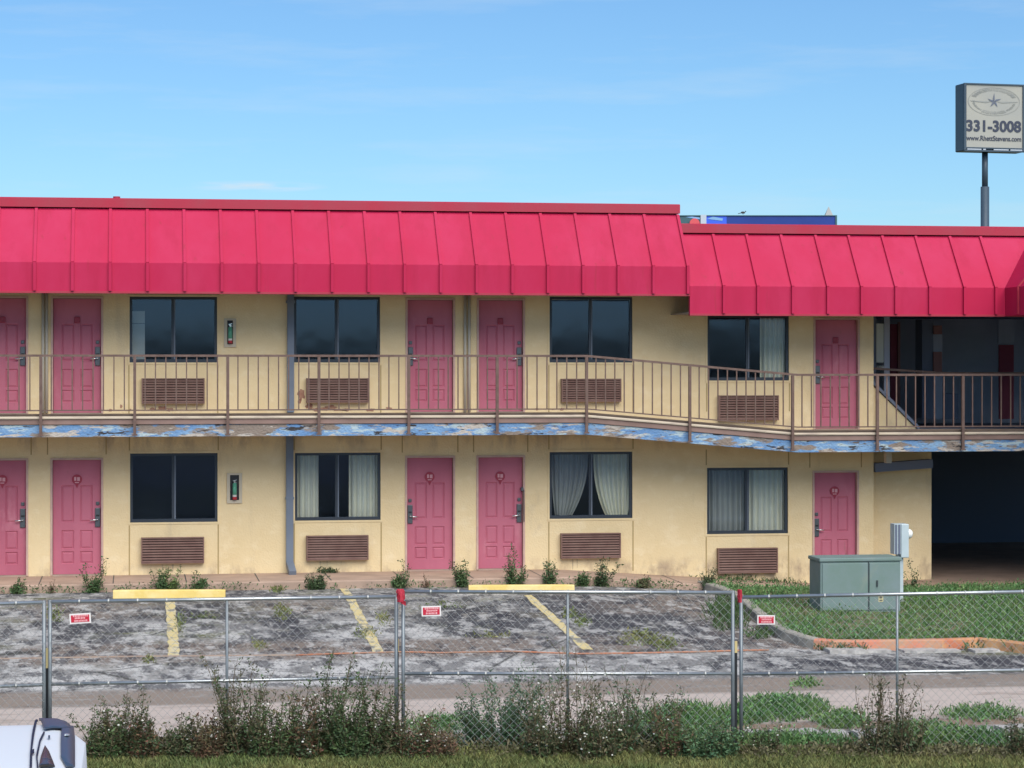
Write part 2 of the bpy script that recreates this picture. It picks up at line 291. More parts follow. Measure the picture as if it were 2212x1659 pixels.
# ------------------------------------------------------------------ mesh helpers
WORLD = {}
class MB:
    def __init__(s): s.v = []; s.f = []
    def quad(s, a, b, c, d):
        i = len(s.v); s.v += [tuple(a), tuple(b), tuple(c), tuple(d)]; s.f.append((i, i + 1, i + 2, i + 3)); return s
    def poly(s, pts):
        i = len(s.v); s.v += [tuple(p) for p in pts]; s.f.append(tuple(range(i, i + len(pts)))); return s
    def box(s, x0, x1, y0, y1, z0, z1):
        i = len(s.v)
        s.v += [(x0, y0, z0), (x1, y0, z0), (x1, y1, z0), (x0, y1, z0), (x0, y0, z1), (x1, y0, z1), (x1, y1, z1), (x0, y1, z1)]
        s.f += [(i + a, i + b, i + c, i + d) for a, b, c, d in ((0, 3, 2, 1), (4, 5, 6, 7), (0, 1, 5, 4), (1, 2, 6, 5), (2, 3, 7, 6), (3, 0, 4, 7))]
        return s
    def beam(s, a, b, w, h, up=(0, 0, 1)):          # rectangular bar from a to b
        a, b = Vector(a), Vector(b); d = (b - a).normalized(); up = Vector(up)
        sd_ = d.cross(up)
        if sd_.length < 1e-4: sd_ = d.cross(Vector((0, 1, 0)))
        sd_.normalize(); u = sd_.cross(d).normalized()
        i = len(s.v)
        for p in (a, b):
            for q, r in ((-1, -1), (1, -1), (1, 1), (-1, 1)): s.v.append(tuple(p + sd_ * q * w / 2 + u * r * h / 2))
        s.f += [(i + 3, i + 2, i + 1, i), (i + 4, i + 5, i + 6, i + 7)] + [(i + k, i + (k + 1) % 4, i + 4 + (k + 1) % 4, i + 4 + k) for k in range(4)]
        return s
    def tube(s, pts, r, n=8, r2=None, caps=True):
        pts = [Vector(p) for p in pts]; m = len(pts); base = len(s.v)
        for k, p in enumerate(pts):
            d = (pts[min(k + 1, m - 1)] - pts[max(k - 1, 0)]).normalized()
            a = d.cross(Vector((0, 0, 1)))
            if a.length < 1e-3: a = d.cross(Vector((1, 0, 0)))
            a.normalize(); b = d.cross(a)
            rr = r if r2 is None else r + (r2 - r) * k / (m - 1)
            for j in range(n):
                t = 2 * math.pi * j / n; s.v.append(tuple(p + (a * math.cos(t) + b * math.sin(t)) * rr))
        for k in range(m - 1):
            for j in range(n):
                s.f.append((base + k * n + j, base + k * n + (j + 1) % n, base + (k + 1) * n + (j + 1) % n, base + (k + 1) * n + j))
        if caps and n > 2:
            s.f.append(tuple(base + j for j in range(n))[::-1]); s.f.append(tuple(base + (m - 1) * n + j for j in range(n)))
        return s
    def sweep(s, prof, path):            # closed profile (y, z) carried along a path of (x, z offset)
        base = len(s.v); n = len(prof)
        for x, dz in path:
            for y, z in prof: s.v.append((x, y, z + dz))
        for k in range(len(path) - 1):
            for j in range(n):
                s.f.append((base + k * n + j, base + (k + 1) * n + j, base + (k + 1) * n + (j + 1) % n, base + k * n + (j + 1) % n))
        s.f.append(tuple(base + j for j in range(n))); s.f.append(tuple(base + (len(path) - 1) * n + j for j in range(n))[::-1])
        return s
    def sphere(s, c, r, n=12, sx=1, sy=1, sz=1):
        base = len(s.v); m = n // 2
        for i in range(m + 1):
            ph = math.pi * i / m
            for j in range(n):
                t = 2 * math.pi * j / n
                s.v.append((c[0] + r * sx * math.sin(ph) * math.cos(t), c[1] + r * sy * math.sin(ph) * math.sin(t), c[2] + r * sz * math.cos(ph)))
        for i in range(m):
            for j in range(n): s.f.append((base + i * n + j, base + (i + 1) * n + j, base + (i + 1) * n + (j + 1) % n, base + i * n + (j + 1) % n))
        return s
    def build(s, name, m, parent=None, smooth=False, bevel=0, fix=False, keep=False):
        if keep: o0 = Vector((0, 0, 0))
        elif parent is not None and WORLD.get(parent.name, (0, 0))[1] == 'local': o0 = Vector((0, 0, 0))
        else:
            xs = [v[0] for v in s.v]; ys = [v[1] for v in s.v]; zs = [v[2] for v in s.v]
            o0 = Vector(((min(xs) + max(xs)) / 2, (min(ys) + max(ys)) / 2, min(zs)))
        me = bpy.data.meshes.new(name)
        me.from_pydata([(v[0] - o0.x, v[1] - o0.y, v[2] - o0.z) for v in s.v], [], s.f)
        if fix:
            bm = bmesh.new(); bm.from_mesh(me); bmesh.ops.remove_doubles(bm, verts=bm.verts, dist=1e-5)
            bmesh.ops.recalc_face_normals(bm, faces=bm.faces); bm.to_mesh(me); bm.free()
        me.materials.append(M[m])
        if smooth: me.shade_smooth()
        o = bpy.data.objects.new(name, me); S.collection.objects.link(o)
        pw = Vector((0, 0, 0))
        if parent is not None:
            o.parent = parent; pw, mode = WORLD[parent.name]
            if mode == 'local': WORLD[o.name] = (Vector((0, 0, 0)), 'local'); o.location = (0, 0, 0)
            else: o.location = o0 - pw; WORLD[o.name] = (o0, 'world')
        else:
            o.location = o0; WORLD[o.name] = (o0, 'world')
        if bevel:
            b = o.modifiers.new("bevel", 'BEVEL'); b.width = bevel; b.segments = 2; b.limit_method = 'ANGLE'
        return o
def tag(o, label=None, cat=None, group=None, kind=None):
    if label: o['label'] = label
    if cat: o['category'] = cat
    if group: o['group'] = group
    if kind: o['kind'] = kind
    return o
def empty(name, loc, label=None, cat=None, group=None, rz=0, local=False):
    o = bpy.data.objects.new(name, None); S.collection.objects.link(o); o.location = loc; o.rotation_euler = (0, 0, rz)
    o.empty_display_size = .2
    WORLD[o.name] = (Vector(loc), 'local' if local else 'world')
    return tag(o, label, cat, group)
def text_mesh(name, body, size, m, parent, loc, xs=1, off=0):   # lettering standing in the local x-z plane, facing -y
    cu = bpy.data.curves.new(name, 'FONT'); cu.body = body; cu.size = size; cu.extrude = .01; cu.align_x = 'CENTER'; cu.offset = off
    tmp = bpy.data.objects.new(name + "_t", cu); S.collection.objects.link(tmp)
    me = bpy.data.meshes.new_from_object(tmp.evaluated_get(bpy.context.evaluated_depsgraph_get()))
    bpy.data.objects.remove(tmp)
    for v in me.vertices:
        x, y, z = v.co; v.co = (x * xs + loc[0], loc[1] - z, y + loc[2])
    me.materials.clear(); me.materials.append(M[m])
    o = bpy.data.objects.new(name, me); S.collection.objects.link(o); o.parent = parent
    WORLD[o.name] = (Vector((0, 0, 0)), 'local')
    return o

# ------------------------------------------------------------------ the ground, lot, walkway, road
def sheet(name, m, xs, ys, dz, kind='structure'):
    mb = MB(); n = len(ys)
    for x in xs:
        for y in ys: mb.v.append((x, y, ground(x, y) + dz))
    for i in range(len(xs) - 1):
        for j in range(n - 1): mb.f.append((i * n + j, (i + 1) * n + j, (i + 1) * n + j + 1, i * n + j + 1))
    return tag(mb.build(name, m, smooth=True), kind=kind)
def frange(a, b, n): return [a + (b - a) * i / n for i in range(n + 1)]
gx = [-3000, -600, -120, -50] + frange(-30, 40, 70) + [60, 120, 600, 3000]
gy = [-3000, -300, -60] + frange(-40, 2, 84) + [20, 100, 600, 4000]
sheet('ground', 'soil_verge', gx, gy, -.03)
sheet('parking_lot', 'asphalt', frange(-28, 40, 68), frange(-14.6, -1.5, 60), 0)
sheet('road', 'road_grey', frange(-60, 60, 60), frange(-52, -25.2, 10), .01)

# walkway in front of the rooms
Xc = lambda px, py=900, y=0: PY(px, py, y).x
path_walk = [(-16, 0), (7.4, 0), (12.2, -.32), (26, -.32)]
mb = MB(); joints = []
prof = [(.02, -.9), (-1.62, -.9), (-1.62, -.02), (-1.60, 0), (.02, 0)]
mb.sweep(prof, path_walk); tag(mb.build('sidewalk', 'sidewalk', fix=True), kind='structure')
mb = MB()
X = -15.0
while X < 12:
    z = walk_off(X) + .003
    mb.quad((X, -1.6, z), (X + .018, -1.6, z), (X + .018, -.01, z), (X, -.01, z)); X += 1.22
tag(mb.build('sidewalk_joints', 'cabinet_dark'), kind='structure')

# low wooded rise on the far side of the road, behind the camera: what the upper windows mirror
mb = MB(); random.seed(2); row = []
for i in range(121):
    x = -300 + i * 5; row.append((x, 5.0 + .8 * math.sin(i * .21) + .4 * math.sin(i * .83 + 1) + random.uniform(-.7, .7)))
for (xa_, ha), (xb_, hb) in zip(row, row[1:]):
    mb.quad((xa_, -112, -1), (xb_, -112, -1), (xb_, -118, hb), (xa_, -118, ha)); mb.quad((xa_, -118, ha), (xb_, -118, hb), (xb_, -160, hb * .8), (xa_, -160, ha * .8)); mb.quad((xa_, -160, ha * .8), (xb_, -160, hb * .8), (xb_, -175, -1), (xa_, -175, -1))
tag(mb.build('hills', 'leaf_dark', smooth=True, fix=True), kind='structure')

# ------------------------------------------------------------------ the motel
motel = empty('motel_building', (5, 0, 0), 'two storey cream stucco motel with pink doors and a bright pink red metal mansard roof', 'motel')
Z2 = 2.82; YF = -1.5
XL = -15.0
Xr = PY(1489, 640, YF).x                # where the roof steps down
Xo = Xc(1887); Xo2 = Xc(2012)           # breezeway opening
XR = 25.0
DROP = -.33
# openings (x0, x1, z0, z1) measured on the wall plane
def rect(x0, x1, y0, y1, y=0):
    a = PY(x0, y1, y); b = PY(x1, y0, y); a2 = PY(x0, y0, y); b2 = PY(x1, y1, y)
    return (a.x, b.x, (a.z + b2.z) / 2, (a2.z + b.z) / 2)
doors = []      # (x0, x1, zfloor, lock side, upper?)
def dr(x0, x1, zf, side, up, tagn=None):
    a = PY(x0, 900, 0).x; b = PY(x1, 900, 0).x; doors.append((a, b, zf, side, up))
for (a, b, side) in ((-52, 61, 1), (109, 223, 1), (875, 983, -1), (1029, 1134, 1)):
    dr(a, b, .012, side, 0); dr(a + 1, b, Z2, side, 1)
dr(1755, 1855, -.305, -1, 0); dr(1757, 1857, Z2 + DROP, -1, 1)
wins = [rect(281, 470, 979, 1128), rect(637, 822, 978, 1124), rect(1187, 1366, 976, 1120), rect(1527, 1702, 1010, 1153),
        rect(280, 469, 641, 783), rect(635, 821, 641, 783), rect(1187, 1366, 641, 783), rect(1528, 1704, 681, 822),
        rect(-420, -240, 641, 783), rect(-420, -240, 979, 1128)]
DH = 2.035
holes = [(a, b, zf, zf + DH) for a, b, zf, s_, u_ in doors] + wins
WT = .22
xs = sorted(set([XL, Xo] + [h[0] for h in holes] + [h[1] for h in holes]))
zs = sorted(set([-.9, 5.1] + [h[2] for h in holes] + [h[3] for h in holes]))
mb = MB()
inside = lambda x, z: any(h[0] < x < h[1] and h[2] < z < h[3] for h in holes)
for i in range(len(xs) - 1):
    for j in range(len(zs) - 1):
        xm = (xs[i] + xs[i + 1]) / 2; zm = (zs[j] + zs[j + 1]) / 2
        if not inside(xm, zm):
            mb.quad((xs[i], 0, zs[j]), (xs[i + 1], 0, zs[j]), (xs[i + 1], 0, zs[j + 1]), (xs[i], 0, zs[j + 1]))
            mb.quad((xs[i], WT, zs[j]), (xs[i], WT, zs[j + 1]), (xs[i + 1], WT, zs[j + 1]), (xs[i + 1], WT, zs[j]))
for a, b, c, d in holes:
    mb.quad((a, 0, c), (a, WT, c), (a, WT, d), (a, 0, d)); mb.quad((b, 0, c), (b, 0, d), (b, WT, d), (b, WT, c))
    mb.quad((a, 0, c), (b, 0, c), (b, WT, c), (a, WT, c)); mb.quad((a, 0, d), (a, WT, d), (b, WT, d), (b, 0, d))
mb.quad((Xo, 0, -.9), (Xo, WT, -.9), (Xo, WT, 5.1), (Xo, 0, 5.1))
mb.quad((XL, 0, -.9), (XL, 0, 5.1), (XL, 9, 5.1), (XL, 9, -.9)); mb.quad((XL, 9, -.9), (XL, 9, 5.1), (Xo, 9, 5.1), (Xo, 9, -.9))
mb.quad((Xo, WT, -.9), (Xo, 9, -.9), (Xo, 9, 5.1), (Xo, WT, 5.1))
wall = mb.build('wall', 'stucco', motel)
# panel joints beside windows and doors
def joint(x, z0, z1, w_=.011):
    mb = MB(); mb.box(x - w_, x + w_, -.004, .0, z0, z1); mb.build('panel_joint', 'stucco_joint', wall)
for a, b, c, d in wins[:8]:
    lo, hi = (walk_off((a + b) / 2), 2.46 + (DROP if a > 9 else 0)) if c < 2 else (Z2, 4.9)
    for x in (a - .012, b + .012): joint(x, lo, c - .05); joint(x, d + .05, hi)
for a, b, zf, s_, up in doors:
    if not up:
        for x in (a - .05, b + .05): joint(x, zf + DH + .06, 2.5 + (DROP if a > 9 else 0), .010)

# dark rooms behind the windows
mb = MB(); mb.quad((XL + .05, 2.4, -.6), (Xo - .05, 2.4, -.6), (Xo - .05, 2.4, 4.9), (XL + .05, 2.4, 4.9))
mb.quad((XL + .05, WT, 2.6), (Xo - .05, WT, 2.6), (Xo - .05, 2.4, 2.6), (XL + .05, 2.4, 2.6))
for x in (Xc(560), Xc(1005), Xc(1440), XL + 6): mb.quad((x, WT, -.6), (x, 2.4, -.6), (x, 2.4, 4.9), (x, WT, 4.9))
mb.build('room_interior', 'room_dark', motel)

# windows
for k, (a, b, c, d) in enumerate(wins):
    fr = MB(); t = .045
    for bx in ((a, a + t, c, d), (b - t, b, c, d), (a + t, b - t, c, c + t + .012), (a + t, b - t, d - t, d)):
        fr.box(bx[0], bx[1], .02, .09, bx[2], bx[3])
    xm = a + (b - a) * (.49 if k != 1 else .485)
    if k == 7: xm = a + (b - a) * .49
    fr.box(xm - .022, xm + .022, .025, .08, c + t + .012, d - t)
    wo = fr.build('window', 'window_frame', motel)
    for x0, x1, y in ((a + t, xm - .022, .05), (xm + .022, b - t, .065)):
        g = MB(); g.quad((x0, y, c + t + .012), (x1, y, c + t + .012), (x1, y, d - t), (x0, y, d - t)); g.build('pane', 'window_glass', wo)
    sb_ = MB(); t2 = .035
    sb_.box(a - t2, a, -.012, .0, c - t2, d + t2); sb_.box(b, b + t2, -.012, .0, c - t2, d + t2); sb_.box(a, b, -.012, .0, c - t2, c); sb_.box(a, b, -.012, .0, d, d + t2)
    sb_.build('surround', 'stucco', wo)
    # inner sash rails
    sr = MB(); sr.box(xm + .022, xm + .047, .045, .062, c + t + .012, d - t); sr.build('sash', 'slate_paint', wo)

# doors
for (a, b, zf, side, up) in doors:
    fr = MB(); t = .035
    fr.box(a, a + t, -.018, .10, zf, zf + DH); fr.box(b - t, b, -.018, .10, zf, zf + DH); fr.box(a + t, b - t, -.018, .10, zf + DH - t, zf + DH)
    # leaf
    lf = MB(); x0, x1, z0, z1 = a + t + .006, b - t - .006, zf + .012, zf + DH - t - .006; y = .075
    W_ = x1 - x0; H_ = z1 - z0
    px_ = [x0 + W_ * .17, x0 + W_ * .44, x0 + W_ * .56, x0 + W_ * .83]
    pz = [(z0 + H_ * .085, z0 + H_ * .385), (z0 + H_ * .465, z0 + H_ * .75), (z0 + H_ * .815, z0 + H_ * .93)]
    pz = [(z0 + H_ * .09, z0 + H_ * .20), (z0 + H_ * .22, z0 + H_ * .385), (z0 + H_ * .455, z0 + H_ * .78)]
    xs_ = [x0] + px_ + [x1]; zs_ = [z0] + [q for p in pz for q in p] + [z1]
    for i in range(5):
        for j in range(7):
            A, B, C_, D_ = xs_[i], xs_[i + 1], zs_[j], zs_[j + 1]
            if i in (1, 3) and j in (1, 3, 5):     # moulded panel: groove, bevel, raised field
                g1, g2 = .018, .04
                r0 = [(A, y, C_), (B, y, C_), (B, y, D_), (A, y, D_)]
                r1 = [(A + g1, y + .018, C_ + g1), (B - g1, y + .018, C_ + g1), (B - g1, y + .018, D_ - g1), (A + g1, y + .018, D_ - g1)]
                r2 = [(A + g2, y + .004, C_ + g2), (B - g2, y + .004, C_ + g2), (B - g2, y + .004, D_ - g2), (A + g2, y + .004, D_ - g2)]
                for q in range(4):
                    lf.quad(r0[q], r0[(q + 1) % 4], r1[(q + 1) % 4], r1[q]); lf.quad(r1[q], r1[(q + 1) % 4], r2[(q + 1) % 4], r2[q])
                lf.poly(r2)
            else: lf.quad((A, y, C_), (B, y, C_), (B, y, D_), (A, y, D_))
    lf.quad((x0, y, z0), (x0, y, z1), (x0, y + .045, z1), (x0, y + .045, z0)); lf.quad((x1, y, z0), (x1, y + .045, z0), (x1, y + .045, z1), (x1, y, z1))
    do = lf.build('door', 'door_pink', motel)
    fr.build('door_frame', 'door_frame', do)
    gp = MB(); gp.box(a + t, b - t, .13, .14, zf, zf + DH - t); gp.build('door_gap', 'door_gap', do)
    th = MB(); th.box(a + t, b - t, -.03, .10, zf - .02, zf + .010); th.build('threshold', 'walk_edge', do)
    # lock: slotted card plate, deadbolt, lever
    lx = (x1 - .055) if side > 0 else (x0 + .055); lz = zf + .96
    lk = MB(); lk.box(lx - .045, lx + .045, y - .03, y - .002, lz - .13, lz + .20)
    lk.box(lx - .03, lx + .03, y - .024, y - .002, lz + .25, lz + .31)
    lo_ = lk.build('lock', 'lock_metal', do, bevel=.008)
    sl_ = MB(); sl_.box(lx - .028, lx + .028, y - .034, y - .0305, lz + .055, lz + .085); sl_.build('card_slot', 'ext_box', do)
    lv = MB(); lv.tube([(lx, y - .03, lz), (lx, y - .065, lz)], .014, 8); lv.tube([(lx, y - .065, lz), (lx - side * .13, y - .065, lz - .012)], .013, 8); lv.build('lever', 'lever_metal', do, smooth=True)
    # round room-number plaque with knocker
    cx = x0 + W_ * .5; cz = zf + 1.66 if not up else zf + 1.64
    if up:
        pq = MB(); pq.box(cx - .05, cx + .05, y - .03, y - .002, cz - .07, cz + .04); pq.build('number_plate', 'plaque_red', do, bevel=.01)
    else:
        pq = MB(); R_ = .088
        pq.tube([(cx, y - .018, cz), (cx, y - .002, cz)], R_, 24); pq.poly([(cx - .035, y - .016, cz - .075), (cx, y - .016, cz - .155), (cx + .035, y - .016, cz - .075)])
        pl = pq.build('number_plate', 'plaque_red', do)
        pp = MB(); random.seed(int(a * 100)); 
        pp.box(cx - .048, cx - .012, y - .023, y - .018, cz - .022, cz + .042); pp.box(cx + .002, cx + .05, y - .023, y - .018, cz - .026, cz + .038)
        pp.box(cx - .035, cx + .035, y - .023, y - .018, cz - .062, cz - .045); pp.build('digits', 'plaque_pale', do)
# door closer arm on the open-latched door
a, b, zf = doors[6][0], doors[6][1], doors[6][2]
mb = MB(); mb.box(b - .07, b - .03, -.03, .06, zf + 1.40, zf + 1.46); mb.beam((b - .02, -.03, zf + .85), (b - .025, -.035, zf + 1.42), .012, .012); mb.build('latch_guard', 'lock_metal', motel)

# through-wall air conditioner grilles
for (x0, x1, y0, y1) in ((305, 441, 1161, 1217), (662, 796, 1157, 1210), (1212, 1341, 1152, 1206), (1551, 1680, 1184, 1238),
                         (306, 442, 817, 872), (662, 796, 817, 870), (1213, 1342, 818, 868), (1553, 1682, 854, 908), (-400, -265, 1161, 1217), (-400, -265, 817, 872)):
    a, b, c, d = rect(x0, x1, y0, y1, -.10)
    mb = MB(); t = .02
    mb.box(a, a + t, -.12, 0, c, d); mb.box(b - t, b, -.12, 0, c, d); mb.box(a + t, b - t, -.125, 0, d - t, d); mb.box(a + t, b - t, -.118, 0, c, c + t)
    mb.box(a + t, b - t, -.05, 0, c + t, d - t)
    ac = mb.build('air_conditioner', 'ac_brown', motel)
    gr = MB(); n = 9
    for i in range(n):
        z = c + t + (d - c - 2 * t) * (i + .5) / n
        gr.quad((a + t, -.118, z - .013), (b - t, -.118, z - .013), (b - t, -.094, z + .014), (a + t, -.094, z + .014))
        gr.quad((a + t, -.118, z - .018), (b - t, -.118, z - .018), (b - t, -.118, z - .013), (a + t, -.118, z - .013))
    gr.build('grille', 'ac_brown', ac)
    bk = MB(); bk.box(a + t + .002, b - t - .002, -.056, -.0505, c + t, d - t); bk.build('grille_back', 'ac_dark', ac)

# mansard roof
def mansard(x0, x1, dz, ribs, name='mansard_roof'):
    prof = [(-1.44, 4.88), (-1.50, 4.88), (-1.50, 5.38), (-.70, 6.33), (-.70, 6.20), (-1.42, 5.34), (-1.42, 4.88)]
    z = lambda q: q + dz
    mb = MB()
    mb.sweep([(-1.40, z(4.90)), (-1.50, z(4.88)), (-1.50, z(5.38)), (-.70, z(6.34)), (-.62, z(6.34)), (-1.38, z(5.36))], [(x0, 0), (x1, 0)])
    rf = mb.build(name, 'roof_red', motel)
    cp = MB(); cp.sweep([(-.755, z(6.355)), (-.755, z(6.50)), (-.72, z(6.52)), (-.50, z(6.52)), (-.50, z(6.355))], [(x0 - .004, 0), (x1 + .01, 0)])
    cp.sweep([(-1.515, z(4.865)), (-1.515, z(4.90)), (-1.40, z(4.90)), (-1.40, z(4.865))], [(x0 - .004, 0), (x1 + .005, 0)])
    cp.build('roof_cap', 'roof_trim', rf)
    for x in ribs:
        r = MB(); w_ = .024
        r.box(x - w_, x + w_, -1.553, -1.501, z(4.905), z(5.385))
        r.beam((x, -1.524, z(5.375)), (x, -.73, z(6.32)), .048, .056, up=(0, -1, .8))
        r.build('rib', 'roof_red', rf)
    sf = MB(); sf.box(x0, x1, -1.40, -.004, z(4.905), z(4.93)); sf.build('soffit', 'soffit', rf)
    dk = MB(); dk.box(x0, x1, -.50, 9, z(6.30), z(6.36)); dk.box(x0, x1, -.62, -.5, z(6.2), z(6.34)); dk.build('roof_deck', 'roof_deck', rf)
    return rf
BR = [74.7, 158, 239.6, 321.2, 402, 482, 562.5, 643, 722.3, 799, 876, 953, 1030, 1106.6, 1183.7, 1259, 1336, 1411]
ribs1 = [PY(p, 570, YF).x for p in BR]; s0 = (ribs1[-1] - ribs1[0]) / (len(ribs1) - 1)
ribs1 = [ribs1[-1] - s0 * i for i in range(40) if ribs1[-1] - s0 * i > XL] + [Xr - .03]
mansard(XL, Xr, 0, ribs1)
Xp = PY(2170, 611, YF).x
BR2 = [1563, 1636.7, 1712, 1787.7, 1860.6, 1934.6, 2008, 2083, 2150.6]
ribs2 = [PY(p, 611, YF).x for p in BR2]
mansard(Xr + .012, Xp + 2.2, DROP - .01, ribs2)
mb = MB(); mb.box(Xr - .3, Xr, -.5, 8, 5.9, 6.30); mb.build('roof_step', 'roof_trim', motel)
# projecting side wing at the right: its mansard runs towards the street
mb = MB(); dzw = DROP - .012
mb.v = []; 
def wq(x, z): return [(x, -1.52, z + dzw), (x, -4.8, z + dzw)]
a0, a1 = wq(Xp, 4.88); b0, b1 = wq(Xp, 5.38); c0, c1 = wq(Xp + .8, 6.34)
mb.quad(a0, b0, b1, a1); mb.quad(b0, (Xp + .8, -.7, 6.34 + dzw), c1, b1)
mb.quad((Xp, -4.8, 4.88 + dzw), (Xp, -4.8, 5.38 + dzw), (Xp + 7.5, -4.8, 5.38 + dzw), (Xp + 7.5, -4.8, 4.88 + dzw)); mb.quad((Xp, -4.8, 5.38 + dzw), (Xp + .8, -4.0, 6.34 + dzw), (Xp + 6.7, -4.0, 6.34 + dzw), (Xp + 7.5, -4.8, 5.38 + dzw))
mb.quad((Xp, -1.52, 4.88 + dzw), (Xp, -4.8, 4.88 + dzw), (Xp + 7.5, -4.8, 4.88 + dzw), (Xp + 7.5, -1.52, 4.88 + dzw))
wg = mb.build('side_roof', 'roof_red', motel)
rb = MB()
for i in range(4):
    y = -2.2 - i * .62; rb.box(Xp - .034, Xp - .001, y - .017, y + .017, 4.9 + dzw, 5.38 + dzw)
    rb.beam((Xp - .017, y, 5.375 + dzw), (Xp + .78, y, 6.325 + dzw), .034, .034, up=(-1, 0, .8))
rb.build('side_seams', 'roof_trim', wg)
mb = MB(); mb.box(Xp + 2.2, Xp + 7, -4.2, -.3, -.9, 4.55); mb.build('side_wing', 'stucco', motel)

# roof vent stub
p = PY(252, 430, .4); mb = MB(); mb.tube([(p.x, .4, 6.36), (p.x, .4, p.z + .03)], .045, 12); mb.tube([(p.x, .4, p.z - .03), (p.x, .4, p.z + .045)], .062, 12); mb.build('vent_pipe', 'roof_trim', motel, smooth=False)
p = PY(143, 428, .2); mb = MB(); mb.tube([(p.x, .2, 6.36), (p.x, .2, p.z)], .025, 8); mb.build('vent_pipe', 'roof_deck', motel)

# ------------------------------------------------------------------ balcony and railing
X1 = PY(1267, 940, YF).x; X2 = PY(1722, 975, YF).x
bal = [(XL, 0), (X1, 0), (X2, DROP), (XR, DROP)]
boff = lambda x: 0 if x < X1 else (DROP * (x - X1) / (X2 - X1) if x < X2 else DROP)
mb = MB(); mb.sweep([(0 + .004, 2.47), (-1.42, 2.47), (-1.42, 2.80), (-1.46, 2.845), (-1.2, 2.83), (-.002, 2.815)], bal)
fl = mb.build('balcony', 'walk_edge', motel, fix=True)
mb = MB(); mb.sweep([(-1.461, 2.758), (-1.50, 2.758), (-1.505, 2.778), (-1.50, 2.798), (-1.461, 2.802)], bal); mb.build('nosing', 'nosing', fl, fix=True)
mb = MB(); mb.sweep([(-1.421, 2.665), (-1.475, 2.665), (-1.475, 2.745), (-1.421, 2.745)], bal); mb.build('edge_trim', 'edge_brown', fl, fix=True)
mb = MB(); mb.sweep([(-1.4205, 2.455), (-1.452, 2.455), (-1.452, 2.657), (-1.4205, 2.657)], bal); mb.build('fascia_board', 'peeling_paint', fl, fix=True)
YR = -1.53
rl = MB()
topz = 3.82
rail_path = [(XL, 0), (X1, 0), (X2, DROP), (XR, DROP)]
rl.sweep([(YR - .018, topz - .02), (YR - .018, topz + .018), (YR + .018, topz + .018), (YR + .018, topz - .02)], rail_path)
rl.sweep([(YR - .011, 2.89), (YR - .011, 2.912), (YR + .011, 2.912), (YR + .011, 2.89)], rail_path)
rail = rl.build('railing', 'rail_brown', motel, fix=True)
PPX = [88, 291, 492, 689, 883, 1074, 1267, 1490, 1712, 1895, 2080]
posts = [PY(p, 850, YR).x for p in PPX]
posts = [posts[0] - 1.6 * k for k in range(8, 0, -1)] + posts + [posts[-1] + 1.6 * k for k in (1, 2, 3)]
for x in posts:
    p = MB(); p.box(x - .024, x + .024, YR - .028, YR + .024, 2.475 + boff(x), topz - .021 + boff(x)); p.box(x - .045, x + .045, YR - .034, YR + .0, 2.475 + boff(x), 2.50 + boff(x))
    p.build('railing_post', 'rail_brown', rail)
bl = MB()
for k in range(len(posts) - 1):
    n = 9 if posts[k + 1] - posts[k] < 1.75 else 11
    for i in range(1, n):
        x = posts[k] + (posts[k + 1] - posts[k]) * i / n; o_ = boff(x)
        bl.box(x - .010, x + .010, YR - .010, YR + .010, 2.91 + o_, topz - .02 + o_)
bl.build('balusters', 'rail_brown', rail)

# downspout with kicked-out foot
xa, xb = Xc(617.5), Xc(633)
mb = MB(); mb.box(xa, xb, -.11, -.003, .14, 2.46); mb.beam(((xa + xb) / 2, -.057, .17), ((xa + xb) / 2 + .03, -.42, .02), xb - xa, .10)
mb.box(xa - .012, xb + .012, -.118, -.002, 1.3, 1.34)
ds = mb.build('downspout', 'slate_paint', motel)
mb = MB(); mb.box(Xc(620), Xc(634.5), -.11, -.003, 2.83, 4.90); mb.box(xa - .0, xb + .03, -.116, -.002, 4.75, 4.80); mb.build('downspout', 'slate_paint', motel)
# pale conduits between the paired upper doors
for pxx in (93, 101, 1004, 1013):
    x = Xc(pxx); mb = MB(); mb.tube([(x, -.035, 2.83), (x, -.035, 4.9)], .026, 10); mb.build('conduit', 'conduit', motel, smooth=True)
# bare patches where paint fell off the upper wall
random.seed(11); mb = MB()
def blob(cx, cz, rx, rz, n=18):
    pts = []
    for i in range(n):
        t = 2 * math.pi * i / n; k = random.uniform(.55, 1.1); pts.append((cx + rx * k * math.cos(t), -.0035, cz + rz * k * math.sin(t)))
    for i in range(n): mb.poly([(cx, -.0035, cz), pts[i], pts[(i + 1) % n]])
for (u, v, ru, rv) in ((650, 852, 9, 14), (647, 866, 5, 7), (690, 884, 22, 5), (715, 880, 14, 6), (748, 885, 12, 4), (800, 886, 14, 4), (840, 882, 7, 4), (352, 882, 12, 6), (368, 885, 10, 4), (330, 884, 7, 4),
                       (262, 878, 3, 5), (238, 886, 6, 3), (280, 886, 5, 3), (1160, 885, 5, 3), (1215, 885, 6, 4), (1195, 887, 5, 2), (668, 878, 9, 7), (735, 886, 30, 3)):
    mb = MB(); p = PY(u, v, 0); blob(p.x, max(p.z, 2.87), ru / 124, rv / 124); mb.build('bare_patch', 'peel_brown', wall)

mat('stain', (.50, .40, .26), .95, col2=(.64, .51, .31), scale=8, stretch=(1, 1, .2))
random.seed(19)
for (u, v) in ((372, 1219), (730, 1212), (1275, 1208), (1615, 1240)):
    p = PY(u, v, 0)
    for q in range(3):
        x = p.x + random.uniform(-.4, .4); l = random.uniform(.08, .22); w2 = random.uniform(.008, .02); mb = MB()
        mb.poly([(x - w2, -.0025, p.z), (x + w2, -.0025, p.z), (x + w2 * .3, -.0025, p.z - l), (x - w2 * .3, -.0025, p.z - l)]); mb.build('drip_stain', 'stain', wall)

